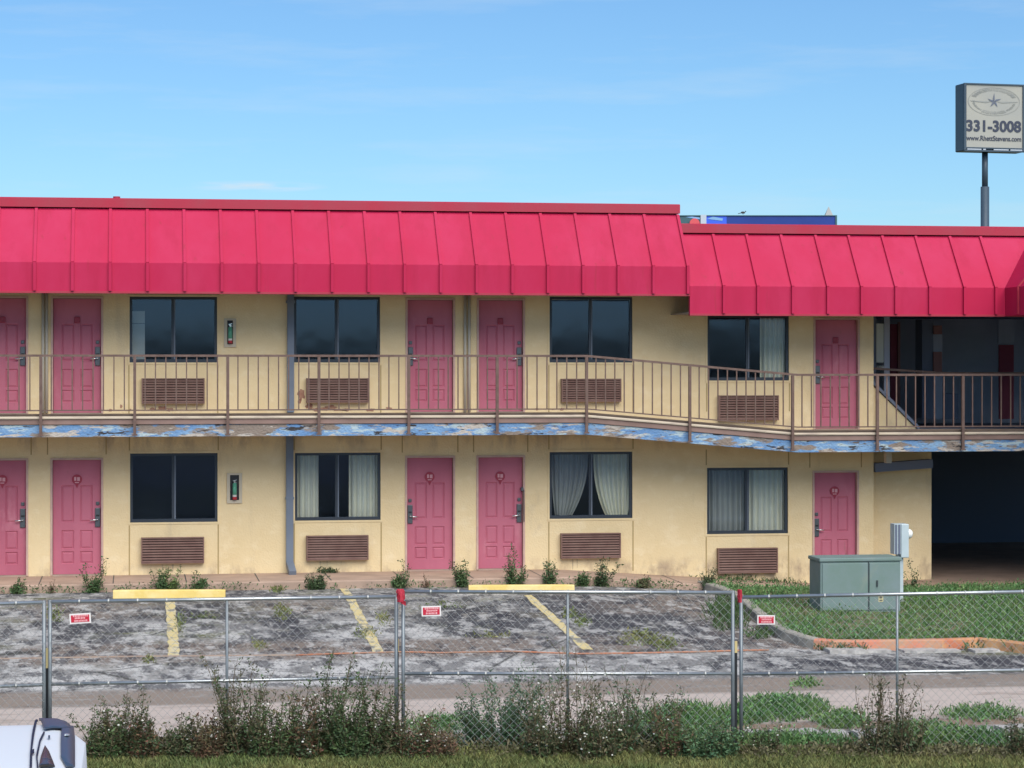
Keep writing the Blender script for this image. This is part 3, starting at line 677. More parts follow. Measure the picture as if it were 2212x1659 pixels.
# fire extinguisher boxes in the wall, with the extinguishers standing in them
for (x0, x1, y0, y1, lab) in ((484, 510, 688, 750, 'green extinguisher in the dark wall box on the upper floor'), (490, 523, 1022, 1087, 'green extinguisher with red foot in the dark wall box on the ground floor')):
    a, b, c, d = rect(x0, x1, y0, y1)
    mb = MB(); t = .055
    mb.box(a, a + t, -.03, -.001, c, d); mb.box(b - t, b, -.03, -.001, c, d); mb.box(a + t, b - t, -.03, -.001, c, c + t); mb.box(a + t, b - t, -.03, -.001, d - t * .6, d)
    bx_ = mb.build('extinguisher_box', 'ext_white', motel)
    mb = MB(); mb.box(a + t, b - t, -.0045, -.001, c + t, d - t * .6); mb.build('box_back', 'ext_box', bx_)
    cx = (a + b) / 2; z0 = c + t + .012
    e = empty('fire_extinguisher', (cx, -.06, z0), lab, 'fire extinguisher', 'fire extinguishers in wall boxes')
    m1 = MB(); m1.tube([(cx, -.07, z0 + .085), (cx, -.07, z0 + .27)], .036, 14); m1.sphere((cx, -.07, z0 + .27), .036, 12, 1, 1, .7); m1.build('cylinder', 'ext_green', e, smooth=True)
    m1 = MB(); m1.tube([(cx, -.07, z0), (cx, -.07, z0 + .05)], .037, 14); m1.build('foot', 'ext_red', e)
    m1 = MB(); m1.tube([(cx, -.07, z0 + .05), (cx, -.07, z0 + .085)], .0365, 14); m1.build('label_band', 'ext_label', e)
    m1 = MB(); m1.tube([(cx, -.07, z0 + .29), (cx, -.07, z0 + .33)], .012, 8); m1.beam((cx - .03, -.07, z0 + .33), (cx + .035, -.07, z0 + .345), .012, .01); m1.beam((cx - .02, -.07, z0 + .312), (cx + .035, -.07, z0 + .30), .01, .008); m1.build('valve', 'lever_metal', e)

# ------------------------------------------------------------------ breezeway
mb = MB()
YB = 4.4; zfl = Z2 + DROP
Xb2 = Xc(2012, 900, .35)
mb.quad((Xo, YB, zfl - .1), (XR, YB, zfl - .1), (XR, YB, 4.9), (Xo, YB, 4.9))
mb.quad((XR, 0, -.9), (XR, 0, 4.9), (XR, YB, 4.9), (XR, YB, -.9))
mb.build('hall_wall', 'hall_wall', motel)
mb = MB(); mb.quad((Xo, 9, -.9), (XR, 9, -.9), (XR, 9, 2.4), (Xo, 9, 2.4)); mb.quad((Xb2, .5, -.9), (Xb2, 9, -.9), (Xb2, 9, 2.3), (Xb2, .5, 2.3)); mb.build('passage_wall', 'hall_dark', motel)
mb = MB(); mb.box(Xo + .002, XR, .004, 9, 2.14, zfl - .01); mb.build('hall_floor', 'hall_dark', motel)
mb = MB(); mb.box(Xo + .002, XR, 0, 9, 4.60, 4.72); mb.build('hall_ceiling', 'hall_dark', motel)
mb = MB(); mb.quad((Xo, .03, -.318), (XR, .03, -.318), (XR, 9, -.318), (Xo, 9, -.318)); tag(mb.build('passage_floor', 'sidewalk'), kind='structure')
# stair enclosing wall: cream, top edge follows the flight
ys_ = .36
pts = [PY(1884, 1262, ys_), PY(2012, 1262, ys_), PY(2012, 994, ys_), PY(2012, 955, ys_), PY(1975, 921, ys_), PY(1884, 832, ys_)]
pts[0].z = pts[1].z = -.5
mb = MB(); mb.poly([(p.x, ys_, p.z) for p in pts]); mb.poly([(p.x, ys_ + .14, p.z) for p in reversed(pts)])
for i in range(len(pts)):
    p, q = pts[i], pts[(i + 1) % len(pts)]; mb.quad((p.x, ys_, p.z), (p.x, ys_ + .14, p.z), (q.x, ys_ + .14, q.z), (q.x, ys_, q.z))
stw = mb.build('stair_wall', 'stucco', motel)
mb = MB(); p, q = PY(1984, 928, ys_), PY(1884, 829, ys_); mb.beam((p.x, ys_ + .05, p.z + .03), (q.x, ys_ + .05, q.z + .03), .2, .05); mb.build('stair_cap', 'hall_dark', stw)
a = PY(1888, 796, .5); b = PY(2040, 806, .5); mb = MB(); mb.beam(a, b, .04, .04); mb.beam(b, PY(2212, 806, .5), .04, .04); mb.build('inner_handrail', 'rail_brown', motel)
mb = MB(); mb.beam(PY(1886, 1010, .1), PY(2010, 1001, .1), .28, .16); mb.build('stair_beam', 'hall_dark', motel)
a, b, c, d = rect(1911, 1923, 981, 1000, -.6); mb = MB(); mb.box(a, b, -.7, -.55, c, 2.14 + .33); 
mb.v = []; mb.f = []; mb.box(a, b, -.7, -.55, c, 2.47 + DROP + .0); mb.build('light_box', 'conduit', motel, bevel=.01)
# things seen in the upper hall: pale light panel, maroon door, pillars
def panel(name, x0, x1, y0, y1, y, th, m, par=motel):
    a, b, c, d = rect(x0, x1, y0, y1, y); mb = MB(); mb.box(a, b, y, y + th, c, d); return mb.build(name, m, par)
panel('lit_pane', 1893, 1909, 699, 783, .9, .05, 'hall_white')
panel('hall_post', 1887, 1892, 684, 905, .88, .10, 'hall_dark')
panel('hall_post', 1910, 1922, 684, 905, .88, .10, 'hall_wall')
panel('hall_door', 1924, 1944, 700, 905, 3.3, .06, 'hall_maroon')
panel('door_trim', 1940, 1945, 696, 905, 3.2, .04, 'hall_pink')
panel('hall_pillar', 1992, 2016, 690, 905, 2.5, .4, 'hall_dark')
for y0, y1 in ((703, 722), (760, 806)): panel('pink_highlight', 2017, 2035, y0, y1, 2.4, .05, 'hall_pink')  # pinkish highlights on the pillar, put in as coloured panels
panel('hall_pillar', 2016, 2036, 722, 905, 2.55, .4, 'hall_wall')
panel('hall_door', 2159, 2190, 745, 905, 3.3, .06, 'hall_maroon')
panel('hall_door', 2157, 2192, 690, 742, 3.35, .06, 'hall_wall')
panel('hall_counter', 2030, 2070, 850, 905, 2.6, .5, 'hall_dark')
# room number on the hall post
nt_ = empty('room_number', PY(1901, 792, .85), local=True); nt_.parent = motel; nt_.location = PY(1901, 792, .85) - WORLD[motel.name][0]
text_mesh('digits', '108', .10, 'hall_white', nt_, (0, 0, -.05))

# ------------------------------------------------------------------ curtains, paper in a window
def curtain(px0, px1, py0, py1, y, m, lab, folds=7, gather=None, cat='curtain'):
    a, b, c, d = rect(px0, px1, py0, py1, y); n = folds * 8; mz = 14; mb = MB(); random.seed(int(px0 * 7 + py0))
    ph = [random.uniform(-.6, .6) for _ in range(folds + 2)]
    for j in range(mz + 1):
        v = j / mz; z = c + (d - c) * v
        for i in range(n + 1):
            u = i / n; x = a + (b - a) * u
            k = math.sin(u * folds * 2 * math.pi + ph[int(u * folds)] * .8) * .028 + math.sin(u * folds * 5.1) * .008
            if gather:
                gxx = a + (b - a) * gather[0]; s_ = (1 - v) ** gather[2] * gather[1]; x = x + (gxx - x) * s_
            mb.v.append((x, y - .05 + k * 1.3, z + (.02 * math.sin(u * 9) * (1 - v))))
    for j in range(mz):
        for i in range(n):
            q = j * (n + 1) + i; mb.f.append((q, q + 1, q + n + 2, q + n + 1))
    return tag(mb.build('curtain', m, smooth=True), lab, cat, 'curtains in the motel windows')
curtain(640, 688, 980, 1121, .2, 'curtain', 'narrow pale curtain at the left side of the ground floor window right of the downspout', 4)
curtain(753, 821, 980, 1121, .2, 'curtain', 'wide pale curtain on the right side of the ground floor window beside the downspout', 6)
curtain(1189, 1270, 978, 1114, .2, 'curtain_dim', 'dim grey curtain gathered towards the left bottom of the ground floor middle window', 7, (.2, .55, 2.2))
curtain(1280, 1364, 978, 1117, .2, 'curtain', 'pale curtain swept to the right bottom corner of the ground floor middle window', 8, (.75, .45, 2.5))
curtain(1529, 1612, 1012, 1151, .2, 'curtain_dim', 'dim curtain filling the left pane of the window beside the green utility cabinet', 7)
curtain(1617, 1701, 1012, 1151, .2, 'curtain', 'lighter curtain filling the right pane of the window beside the green utility cabinet', 7)
curtain(1640, 1702, 683, 820, .2, 'curtain', 'pale curtain in the right pane of the upper window beside the breezeway', 6)
a, b, c, d = rect(285, 313, 672, 781, .18)
mb = MB(); mb.box(a, b, .18, .2, c + (d - c) * .76, d); mb.box(a, b, .182, .2, c, c + (d - c) * .75)
tag(mb.build('cardboard_sheet', 'paper'), 'pale sheet standing inside the left end of the first upper window', 'sheet')

# ------------------------------------------------------------------ wheel stops, lines, kerbs
def stop(x0, y0, x1, y1, lab):
    a = PG(x0, y0, .0); b = PG(x1, y1, .0)
    mb = MB(); d = (b - a); n = 16; prof = [(-.085, 0), (-.065, .115), (-.04, .135), (.04, .135), (.065, .115), (.085, 0)]
    u = d.normalized(); s_ = Vector((u.y, -u.x, 0))
    for i in range(n + 1):
        p = a + d * i / n
        for q, h in prof:
            e = .97 if i in (0, n) else 1
            mb.v.append(tuple(p + s_ * q * e + Vector((0, 0, ground(p.x, p.y) - p.z + h * e))))
    m_ = len(prof)
    for i in range(n):
        for j in range(m_ - 1): mb.f.append((i * m_ + j, (i + 1) * m_ + j, (i + 1) * m_ + j + 1, i * m_ + j + 1))
    mb.f.append(tuple(range(m_))); mb.f.append(tuple(n * m_ + k for k in range(m_))[::-1])
    return tag(mb.build('wheel_stop', 'stop_yellow', fix=True), lab, 'wheel stop', 'yellow wheel stops in the car park')
stop(245, 1292, 487, 1291, 'yellow concrete wheel stop in front of the window left of the downspout')
stop(1012, 1281, 1240, 1280, 'yellow concrete wheel stop in front of the pair of ground floor pink doors')
def stripe(pts, wd):
    mb = MB(); P = [PG(u, v) for u, v in pts]; n = 26; R = []
    for k in range(len(P) - 1):
        for i in range(n + (k == len(P) - 2)): R.append(P[k].lerp(P[k + 1], i / n))
    random.seed(len(pts) + int(pts[0][0]))
    d = (P[-1] - P[0]); s_ = Vector((d.y, -d.x, 0)).normalized()
    for p in R:
        for q in (-1, 1):
            e = p + s_ * q * (wd / 2 + random.uniform(-.022, .008)); mb.v.append((e.x, e.y, ground(e.x, e.y) + .006))
    for i in range(len(R) - 1): mb.f.append((2 * i, 2 * i + 1, 2 * i + 3, 2 * i + 2))
    return tag(mb.build('parking_line', 'line_yellow'), kind='structure')
stripe([(368, 1294), (376, 1418)], .16); stripe([(742, 1272), (818, 1410)], .16); stripe([(1140, 1286), (1270, 1404)], .16)
# orange hose-like line across the lot
P = [PG(u, v, .012) for u, v in ((640, 1415), (760, 1411), (870, 1408), (950, 1410), (1100, 1407), (1250, 1412), (1350, 1411), (1500, 1408), (1600, 1405), (1660, 1404))]
mb = MB(); mb.tube(P, .013, 6); tag(mb.build('orange_cable', 'orange_line', smooth=True), 'thin faded orange cable lying across the asphalt behind the fence', 'cable')
P = [PG(u, v, .002) for u, v in ((-200, 1428), (0, 1423), (300, 1418), (640, 1415))]
mb = MB()
for a, b in zip(P, P[1:]): mb.beam(a, b, .05, .02)
tag(mb.build('pavement_seam', 'walk_edge'), kind='structure')

# island kerb
KP = [(1516, 1254), (1555, 1266), (1592, 1281), (1630, 1312), (1672, 1345), (1700, 1360), (1735, 1372), (1765, 1379), (1800, 1382), (1860, 1382), (1950, 1381), (2030, 1380), (2110, 1377), (2165, 1382), (2230, 1390), (2330, 1396), (2900, 1420)]
kpts = [PG(u, v, .15) for u, v in KP]
def kerb_run(i0, i1, m, name):
    mb = MB(); pts = kpts[i0:i1 + 1]; n = len(pts)
    for k, p in enumerate(pts):
        g = k + i0; d = (kpts[min(g + 1, len(kpts) - 1)] - kpts[max(g - 1, 0)]); d.z = 0; d.normalize(); s_ = Vector((d.y, -d.x, 0))   # towards the lot
        gz = ground(p.x, p.y)
        for q, z in ((.09, gz - .05), (.08, gz + .13), (.06, gz + .15), (-.07, gz + .15), (-.08, gz - .02)): mb.v.append((p.x + s_.x * q, p.y + s_.y * q, z))
    for k in range(n - 1):
        for j in range(4): mb.f.append((k * 5 + j, (k + 1) * 5 + j, (k + 1) * 5 + j + 1, k * 5 + j + 1))
    mb.f.append((0, 1, 2, 3, 4)); mb.f.append(tuple((n - 1) * 5 + j for j in (4, 3, 2, 1, 0)))
    return tag(mb.build(name, m, fix=True), kind='structure')
kerb_run(0, 7, 'kerb', 'kerb_strip'); kerb_run(7, 11, 'kerb_orange', 'kerb_strip'); kerb_run(11, 16, 'kerb_yellow', 'kerb_strip')
isl = [(p.x, p.y) for p in kpts] + [(kpts[-1].x, -1.63), (kpts[0].x, -1.63)]
mb = MB(); c_ = Vector((sum(p[0] for p in isl) / len(isl), sum(p[1] for p in isl) / len(isl), 0))
ring = isl
pv = [Vector((x, y, ground(x, y) + .10 if y < -1.7 else walk_off(x) - .03)) for x, y in ring]
bm = bmesh.new(); vs = [bm.verts.new(p) for p in pv]; bm.faces.new(vs); bmesh.ops.triangulate(bm, faces=bm.faces)
mb.v = [tuple(v.co) for v in bm.verts]; bm.verts.index_update(); mb.f = [tuple(v.index for v in f.verts) for f in bm.faces]; bm.free()
tag(mb.build('planting_island_soil', 'soil_verge'), kind='structure')
def in_poly(x, y, P):
    r = False; j = len(P) - 1
    for i in range(len(P)):
        if (P[i][1] > y) != (P[j][1] > y) and x < (P[j][0] - P[i][0]) * (y - P[i][1]) / (P[j][1] - P[i][1]) + P[i][0]: r = not r
        j = i
    return r
# broken pale concrete slabs: below the island and along the fence
def rubble(u0, u1, v0, v1, n, lab, hh=.04):
    random.seed(int(u0)); mb = MB()
    for i in range(n):
        u = u0 + (u1 - u0) * (i + random.uniform(-.1, .1)) / n; du = (u1 - u0) / n * random.uniform(.75, 1.0); v = random.uniform(v0, v1) if v1 > v0 else v0
        p = PG(u, v); q = PG(u + du, v); dy = random.uniform(.12, .22); h = hh * random.uniform(.5, 1.3)
        x0, x1 = p.x, q.x; m_ = 6; top = []
        for k in range(m_ + 1): top.append((x0 + (x1 - x0) * k / m_, p.y - dy * random.uniform(.7, 1.2)))
        for k in range(m_, -1, -1): top.append((x0 + (x1 - x0) * k / m_, p.y + dy * random.uniform(.7, 1.2)))
        z = ground(x0, p.y)
        mb.poly([(a, b, z + h) for a, b in top])
        for k in range(len(top)):
            a, b = top[k], top[(k + 1) % len(top)]; mb.quad((a[0], a[1], z - .02), (b[0], b[1], z - .02), (b[0], b[1], z + h), (a[0], a[1], z + h))
    return tag(mb.build('broken_concrete', 'rubble'), lab, 'broken concrete')
rubble(1790, 2170, 1408, 1408, 5, 'line of cracked pale concrete below the orange painted kerb')
rubble(1600, 1900, 1583, 1590, 5, 'worn pale concrete slabs just behind the fence right of the middle posts')
rubble(2080, 2230, 1573, 1588, 4, 'short pale concrete pieces behind the fence beneath the utility cabinet side')
rubble(1655, 1000, 1590, 1598, 0, 'x') if False else None
rubble(1190, 1330, 1580, 1590, 3, 'pale concrete chunks showing behind the flowering weeds mid fence')
rubble(980, 1100, 1583, 1590, 3, 'pale concrete chunks behind the blue green bush')

# ------------------------------------------------------------------ temporary chain-link fence
def fence_panel(pl, pr, lab, brace_u):
    """pl, pr: (px, py_top, py_mid, py_bottom) of the end posts with camera depth"""
    (ul, tl, ml, bl_, dl), (ur, tr, mr, br, dr_) = pl, pr
    TL, ML, BL = PD(ul, tl, dl), PD(ul, ml, dl), PD(ul, bl_, dl); TR, MR, BR_ = PD(ur, tr, dr_), PD(ur, mr, dr_), PD(ur, br, dr_)
    e = empty("fence_section", (BL + BR_) / 2, lab, 'fence panel', 'temporary chain link fence panels')
    down = Vector((0, 0, 1))
    for (a, b, r) in ((TL, TR, .021), (ML, MR, .019), (BL, BR_, .019)):
        m_ = MB(); m_.tube([a, b], r, 10); m_.build('rail', 'galvanised', e, smooth=True)
    for (t_, b_) in ((TL, BL), (TR, BR_)):
        m_ = MB(); m_.tube([b_ - down * .10, t_ + down * .02], .021, 10); m_.build('post', 'galv_dull', e, smooth=True)
    s_ = (brace_u - ul) / (ur - ul); m_ = MB(); m_.tube([BL.lerp(BR_, s_), TL.lerp(TR, s_)], .016, 8); m_.build('brace', 'galv_dull', e, smooth=True)
    # woven wire: two families of diagonals, each wire slightly zig-zagged out of plane
    wv = MB(); u = (TR - TL); Lw = u.length; u.normalize(); Hh = (TL - BL).length; up = (TL - BL).normalized(); nrm = u.cross(up)
    pit = .098; rr = .0019
    random.seed(int(ul))
    def pt(x, z, o): 
        f = x / Lw; base = BL.lerp(BR_, f); top = TL.lerp(TR, f); q = base.lerp(top, z / Hh)
        sag = .012 * math.sin(x * 2.1 + ul) * math.sin(math.pi * z / Hh)
        return q + nrm * (o + sag * 3) + u * (.012 * math.sin(z * 3 + x * 1.3))
    for fam in (1, -1):
        k0 = -int(Hh / pit) - 1
        for k in range(k0, int(Lw / pit) + int(Hh / pit) + 2):
            x0 = k * pit; pts_ = []
            z = 0
            steps = 7
            for i in range(steps + 1):
                z = Hh * i / steps; x = x0 + fam * z if fam > 0 else x0 - z
                pts_.append((x, z))
            seg = []
            for i in range(steps):
                (xa_, za), (xb_, zb) = pts_[i], pts_[i + 1]
                # clip to panel
                t0, t1 = 0.0, 1.0; dx = xb_ - xa_
                for lim, sg in ((0, 1), (Lw, -1)):
                    fa = (xa_ - lim) * sg; fb = (xb_ - lim) * sg
                    if fa < 0 and fb < 0: t0 = 2
                    elif fa < 0: t0 = max(t0, -fa / (fb - fa))
                    elif fb < 0: t1 = min(t1, fa / (fa - fb))
                if t0 < t1:
                    a = pt(xa_ + dx * t0, za + (zb - za) * t0, .003 * fam); b = pt(xa_ + dx * t1, za + (zb - za) * t1, .003 * fam)
                    wv.tube([a, b], rr, 3, caps=False)
    wv.build('chain_link', 'wire', e)
    # wire ties on the rails
    ti = MB()
    for i in range(1, 12):
        f = i / 12
        for A, B in ((TL, TR), (ML, MR)):
            q = A.lerp(B, f); ti.tube([q - u * .008, q + u * .008], .026, 8)
    ti.build('wire_ties', 'wire', e)
    return e
fence_panel((-640, 1325, 1505, 1660, 25.4), (95, 1301, 1479, 1642, 25.9), 'chain link fence panel cut off by the left edge above the white car', -300)
fence_panel((108, 1300, 1478, 1641, 25.95), (856, 1289, 1463, 1630, 26.4), 'chain link fence panel between the white car and the torn red cloth, behind tall weeds', 487)
fence_panel((871, 1278, 1455, 1624, 26.3), (1583, 1280, 1455, 1626, 26.35), 'middle chain link fence panel between the two red wrapped posts', 1226)
fence_panel((1601, 1290, 1456, 1626, 26.9), (2330, 1276, 1446, 1615, 26.6), 'rightmost chain link fence panel in front of the green utility cabinet', 1940)
for (u, v0, vy, v1, dep, lab) in ((101, 1300, 1443, 1640, 26.1, 'black bar between the two fence posts above the white car'), (858, 1380, 1408, 1632, 26.45, 'black bar with pale top beside the fence post nearest the wheel stops'),
                                  (1589, 1385, 1410, 1628, 26.5, 'black bar with pale top beside the fence post at the grass island')):
    if v0 == 1300: v0 = 1400
    a, b, c = PD(u, v1 + 8, dep), PD(u, vy, dep), PD(u, v0, dep)
    e = empty('joint_bar', a, lab, 'stake', 'black bars at the fence joints')  # thin black upright box with a yellow upper part at each panel joint
    m_ = MB(); m_.box(a.x - .016, a.x + .016, a.y - .012, a.y + .012, a.z, b.z); m_.build('bar_body', 'bar_black', e)
    m_ = MB(); m_.box(a.x - .017, a.x + .017, a.y - .013, a.y + .013, b.z, c.z); m_.build('bar_top', 'bar_yellow', e)
# red cloth wrapped round the post tops
for (u, v, dep, wd, lab) in ((865, 1286, 26.2, 14, 'torn red cloth tied on the fence post below the pair of pink doors'), (1598, 1287, 26.5, 8, 'red cloth wrapped on the fence post beside the grass island')):
    c = PD(u, v, dep); random.seed(u); mb = MB(); n = 14; k_ = 6; sc = dep / F
    for j in range(k_ + 1):
        z = c.z + (13 - 27 * j / k_) * sc
        for i in range(n):
            t = 2 * math.pi * i / n; r = (wd / 2 * (1 - .35 * abs(j / k_ - .35)) * (1 + .35 * math.sin(i * 2.7 + j * 1.3))) * sc
            mb.v.append((c.x + r * math.cos(t) * 1.1, c.y + .03 * math.sin(t) * 1.6, z + .012 * math.sin(i * 3.1)))
    for j in range(k_):
        for i in range(n): mb.f.append((j * n + i, j * n + (i + 1) % n, (j + 1) * n + (i + 1) % n, (j + 1) * n + i))
    mb.f.append(tuple(range(n))); mb.f.append(tuple(k_ * n + i for i in range(n))[::-1])
    if wd > 12:
        for q in range(9):
            a = random.uniform(-1, 1); r = random.uniform(6, 12) * sc; z = c.z + random.uniform(-8, 10) * sc; dz = random.uniform(-9, 5) * sc
            mb.poly([(c.x, c.y - .03, z), (c.x + a * r, c.y - .05, z + dz + .02), (c.x + a * r * 1.1, c.y - .04, z + dz - .03), (c.x + .01, c.y - .03, z - .05)])
    tag(mb.build('red_cloth', 'red_cloth'), lab, 'cloth', 'red cloths on the fence posts')
# small red warning plates wired to the mesh (their print cannot be read in the photo)
for (u0, u1, v0, v1, dep, tilt, lab) in ((152, 198, 1324, 1346, 25.95, .06, 'tilted small red fence sign with white border on the left panel'), (911, 953, 1308, 1330, 26.25, .03, 'small red fence sign with white border just right of the torn red cloth'),
                                         (1635, 1673, 1328, 1348, 26.8, .0, 'small red and white fence sign in front of the curved kerb of the grass island')):
    c = PD((u0 + u1) / 2, (v0 + v1) / 2, dep); W_ = (u1 - u0) / F * dep; H_ = (v1 - v0) / F * dep
    e = empty('fence_sign', c, lab, 'sign', 'red signs on the fence', rz=-TH, local=True); e.rotation_euler = (0, -tilt, -TH)
    m_ = MB(); m_.box(-W_ / 2, W_ / 2, -.05, -.046, -H_ / 2, H_ / 2); m_.build('plate', 'sign_white', e)
    m_ = MB(); b_ = W_ * .07; m_.box(-W_ / 2 + b_, W_ / 2 - b_, -.0525, -.0505, -H_ / 2 + b_, H_ / 2 - b_); m_.build('red_field', 'sign_red', e)
    m_ = MB(); random.seed(u0)
    for row, (z, hw, hh) in enumerate(((.27, .33, .11), (.04, .25, .09), (-.22, .28, .10))):
        x = -hw
        while x < hw:
            wq_ = random.uniform(.03, .07)
            m_.box(x * W_, (x + wq_) * W_, -.0545, -.0528, (z - hh * random.uniform(.7, 1)) * H_, (z + hh * random.uniform(.7, 1)) * H_); x += wq_ + random.uniform(.012, .03)
    m_.build('print', 'sign_pink', e)

# ------------------------------------------------------------------ green utility cabinet, meter pedestal
g0 = PG(1772, 1325, .1); g1 = PG(1945, 1325, .1); yb = g0.y
x0 = PY(1772, 1300, yb).x; x1 = PY(1945, 1300, yb).x; ztop = PY(1850, 1205, yb).z; zb = ground(x0, yb) + .04
dep = .62
e = empty('utility_cabinet', ((x0 + x1) / 2, yb + dep / 2, zb), 'grey green metal utility cabinet with two doors on the grass island', 'utility cabinet')
m_ = MB(); m_.box(x0, x1, yb, yb + dep, zb, ztop - .06); m_.build('cabinet_body', 'cabinet_green', e, bevel=.012)
m_ = MB(); m_.box(x0 - .02, x1 + .02, yb - .025, yb + dep + .02, ztop - .058, ztop); m_.build('cabinet_lid', 'cabinet_green', e, bevel=.012)
xs_ = PY(1876, 1260, yb).x
for a, b in ((x0 + .03, xs_ - .012), (xs_ + .012, x1 - .03)):
    m_ = MB(); m_.box(a, b, yb - .018, yb - .002, zb + .10, ztop - .085); dd = m_.build('cabinet_door', 'cabinet_green', e, bevel=.008)
m_ = MB(); m_.box(xs_ - .009, xs_ + .009, yb - .006, yb - .001, zb + .08, ztop - .07); m_.build('door_gap', 'cabinet_dark', e)
p = PY(1895, 1260, yb); m_ = MB(); m_.box(p.x - .02, p.x + .0, yb - .045, yb - .018, p.z - .05, p.z + .05); m_.build('hasp', 'cabinet_dark', e)
p = PY(1902, 1293, yb); m_ = MB(); m_.box(p.x - .04, p.x + .04, yb - .022, yb - .0185, p.z - .05, p.z + .05); tg = m_.build('tag', 'tag_yellow', e)
m_ = MB(); m_.box(p.x - .025, p.x + .02, yb - .025, yb - .0225, p.z + .005, p.z + .03); m_.box(p.x - .025, p.x + .025, yb - .025, yb - .0225, p.z - .035, p.z - .015); m_.build('tag_print', 'tag_print', tg)
ym = yb + 1.3
a, b, c, d = rect(1932, 1963, 1132, 1205, ym); xm = a + (b - a) * .45
e = empty('meter_pedestal', ((a + b) / 2, ym, ground(a, ym)), 'pale grey electric meter box on a post behind the green cabinet', 'meter box')
m_ = MB(); m_.box(xm, b, ym - .02, ym + .24, c, d); m_.build('meter_box', 'meter_grey', e, bevel=.015)
m_ = MB(); m_.box(a, xm - .002, ym + .0, ym + .22, c + .06, d); m_.build('meter_channel', 'meter_grey', e)
for k in range(2):
    m_ = MB(); xx = a + (xm - a) * (.12 + .48 * k); m_.box(xx, xx + (xm - a) * .28, ym - .012, ym - .002, c + .06, d - .01); m_.build('channel_slot', 'meter_dark', e)
p = PY(1967, 1153, ym + .1); m_ = MB(); m_.sphere((b + .035, ym + .1, p.z), .082, 18, .85, 1, 1); m_.build('meter_glass', 'lamp_white', e, smooth=True)
m_ = MB(); m_.box((a + b) / 2 - .05, (a + b) / 2 + .05, ym + .06, ym + .16, ground(a, ym) - .05, c + .06); m_.build('pedestal_post', 'meter_grey', e)

# ------------------------------------------------------------------ pylon sign
DS = 90.0; sc = DS / F
c = PD(2146, 790, DS); yaw = -TH + rad(14)
e = empty('pylon_sign', (c.x, c.y, -1), 'tall dark framed pylon sign with a faded star emblem and phone number', 'sign', rz=yaw, local=True)
Z = lambda v: HC + (790 - v) * sc + 1
kx = 1 / math.cos(rad(14))
Xs = lambda u: (u - 2146) * sc * kx * 1.0
m_ = MB(); m_.box(Xs(2079), Xs(2219), .04, .80, Z(327), Z(181)); m_.build('sign_box', 'pole_dark', e, bevel=.04)
m_ = MB(); m_.box(Xs(2084), Xs(2212), .0, .039, Z(319), Z(184)); fc = m_.build('sign_face', 'sign_face', e)
m_ = MB()
for (a, b, c_, d_) in ((2079, 2084, 181, 327), (2212, 2219, 181, 327)): m_.box(Xs(a), Xs(b) - .002, -.04, .039, Z(d_), Z(c_))
m_.box(Xs(2084), Xs(2212), -.04, .039, Z(184), Z(181)); m_.box(Xs(2084), Xs(2212), -.04, .039, Z(321.5), Z(319)); m_.box(Xs(2079), Xs(2219), -.04, .039, Z(328), Z(325))
m_.build('sign_frame', 'pole_dark', e)
m_ = MB(); m_.box(Xs(2086), Xs(2118), -.03, .038, Z(324.5), Z(322)); m_.box(Xs(2122), Xs(2128), -.03, .038, Z(324.5), Z(322)); m_.box(Xs(2146), Xs(2180), -.03, .038, Z(324.5), Z(322)); m_.box(Xs(2184), Xs(2211), -.03, .038, Z(324.5), Z(322)); m_.build('lower_strip', 'post_pale', e)
m_ = MB(); m_.tube([(Xs(2137), .4, 0), (Xs(2137), .4, Z(402))], .165, 20); m_.tube([(Xs(2137), .4, Z(402)), (Xs(2137), .4, Z(327))], .115, 20); m_.build('pole', 'pole_dark', e, smooth=True)
# emblem
EC = (Xs(2147), Z(219.5)); ea, eb = 61 * sc, 30.5 * sc
def ell(t, k, k2=None): return (EC[0] + ea * k * math.cos(t), EC[1] + eb * (k2 or k) * math.sin(t))
m_ = MB(); n = 64
def band(k0, k1, t0, t1, y, nn=48):
    for i in range(nn):
        ta = t0 + (t1 - t0) * i / nn; tb = t0 + (t1 - t0) * (i + 1) / nn
        p, q, r, s_ = ell(ta, k0), ell(tb, k0), ell(tb, k1), ell(ta, k1)
        m_.quad((p[0], y, p[1]), (s_[0], y, s_[1]), (r[0], y, r[1]), (q[0], y, q[1]))
band(.975, 1.0, 0, 2 * math.pi, -.012, 72)
random.seed(5)
def marks(t0, t1, k0, k1, st):                # unreadable faded capitals round the oval
    t = t0
    while t < t1:
        w_ = st * random.uniform(.5, .8); band(k0 + random.uniform(0, .03), k1 - random.uniform(0, .03), t, min(t + w_, t1), -.012, 2); t += st
marks(rad(22), rad(158), .74, .94, .075); marks(rad(236), rad(304), .68, .90, .085)
marks(rad(176), rad(232), .72, .84, .06); marks(rad(308), rad(352), .72, .84, .06)
for sg in (1, -1):
    m_.poly([(EC[0] + sg * ea * .10, -.012, EC[1]), (EC[0] + sg * ea * .95, -.012, EC[1] + eb * .03), (EC[0] + sg * ea * .85, -.012, EC[1] - .01), (EC[0] + sg * ea * .3, -.012, EC[1] - eb * .10)])
m_.build('emblem_oval', 'sign_faded', e)
m_ = MB(); 
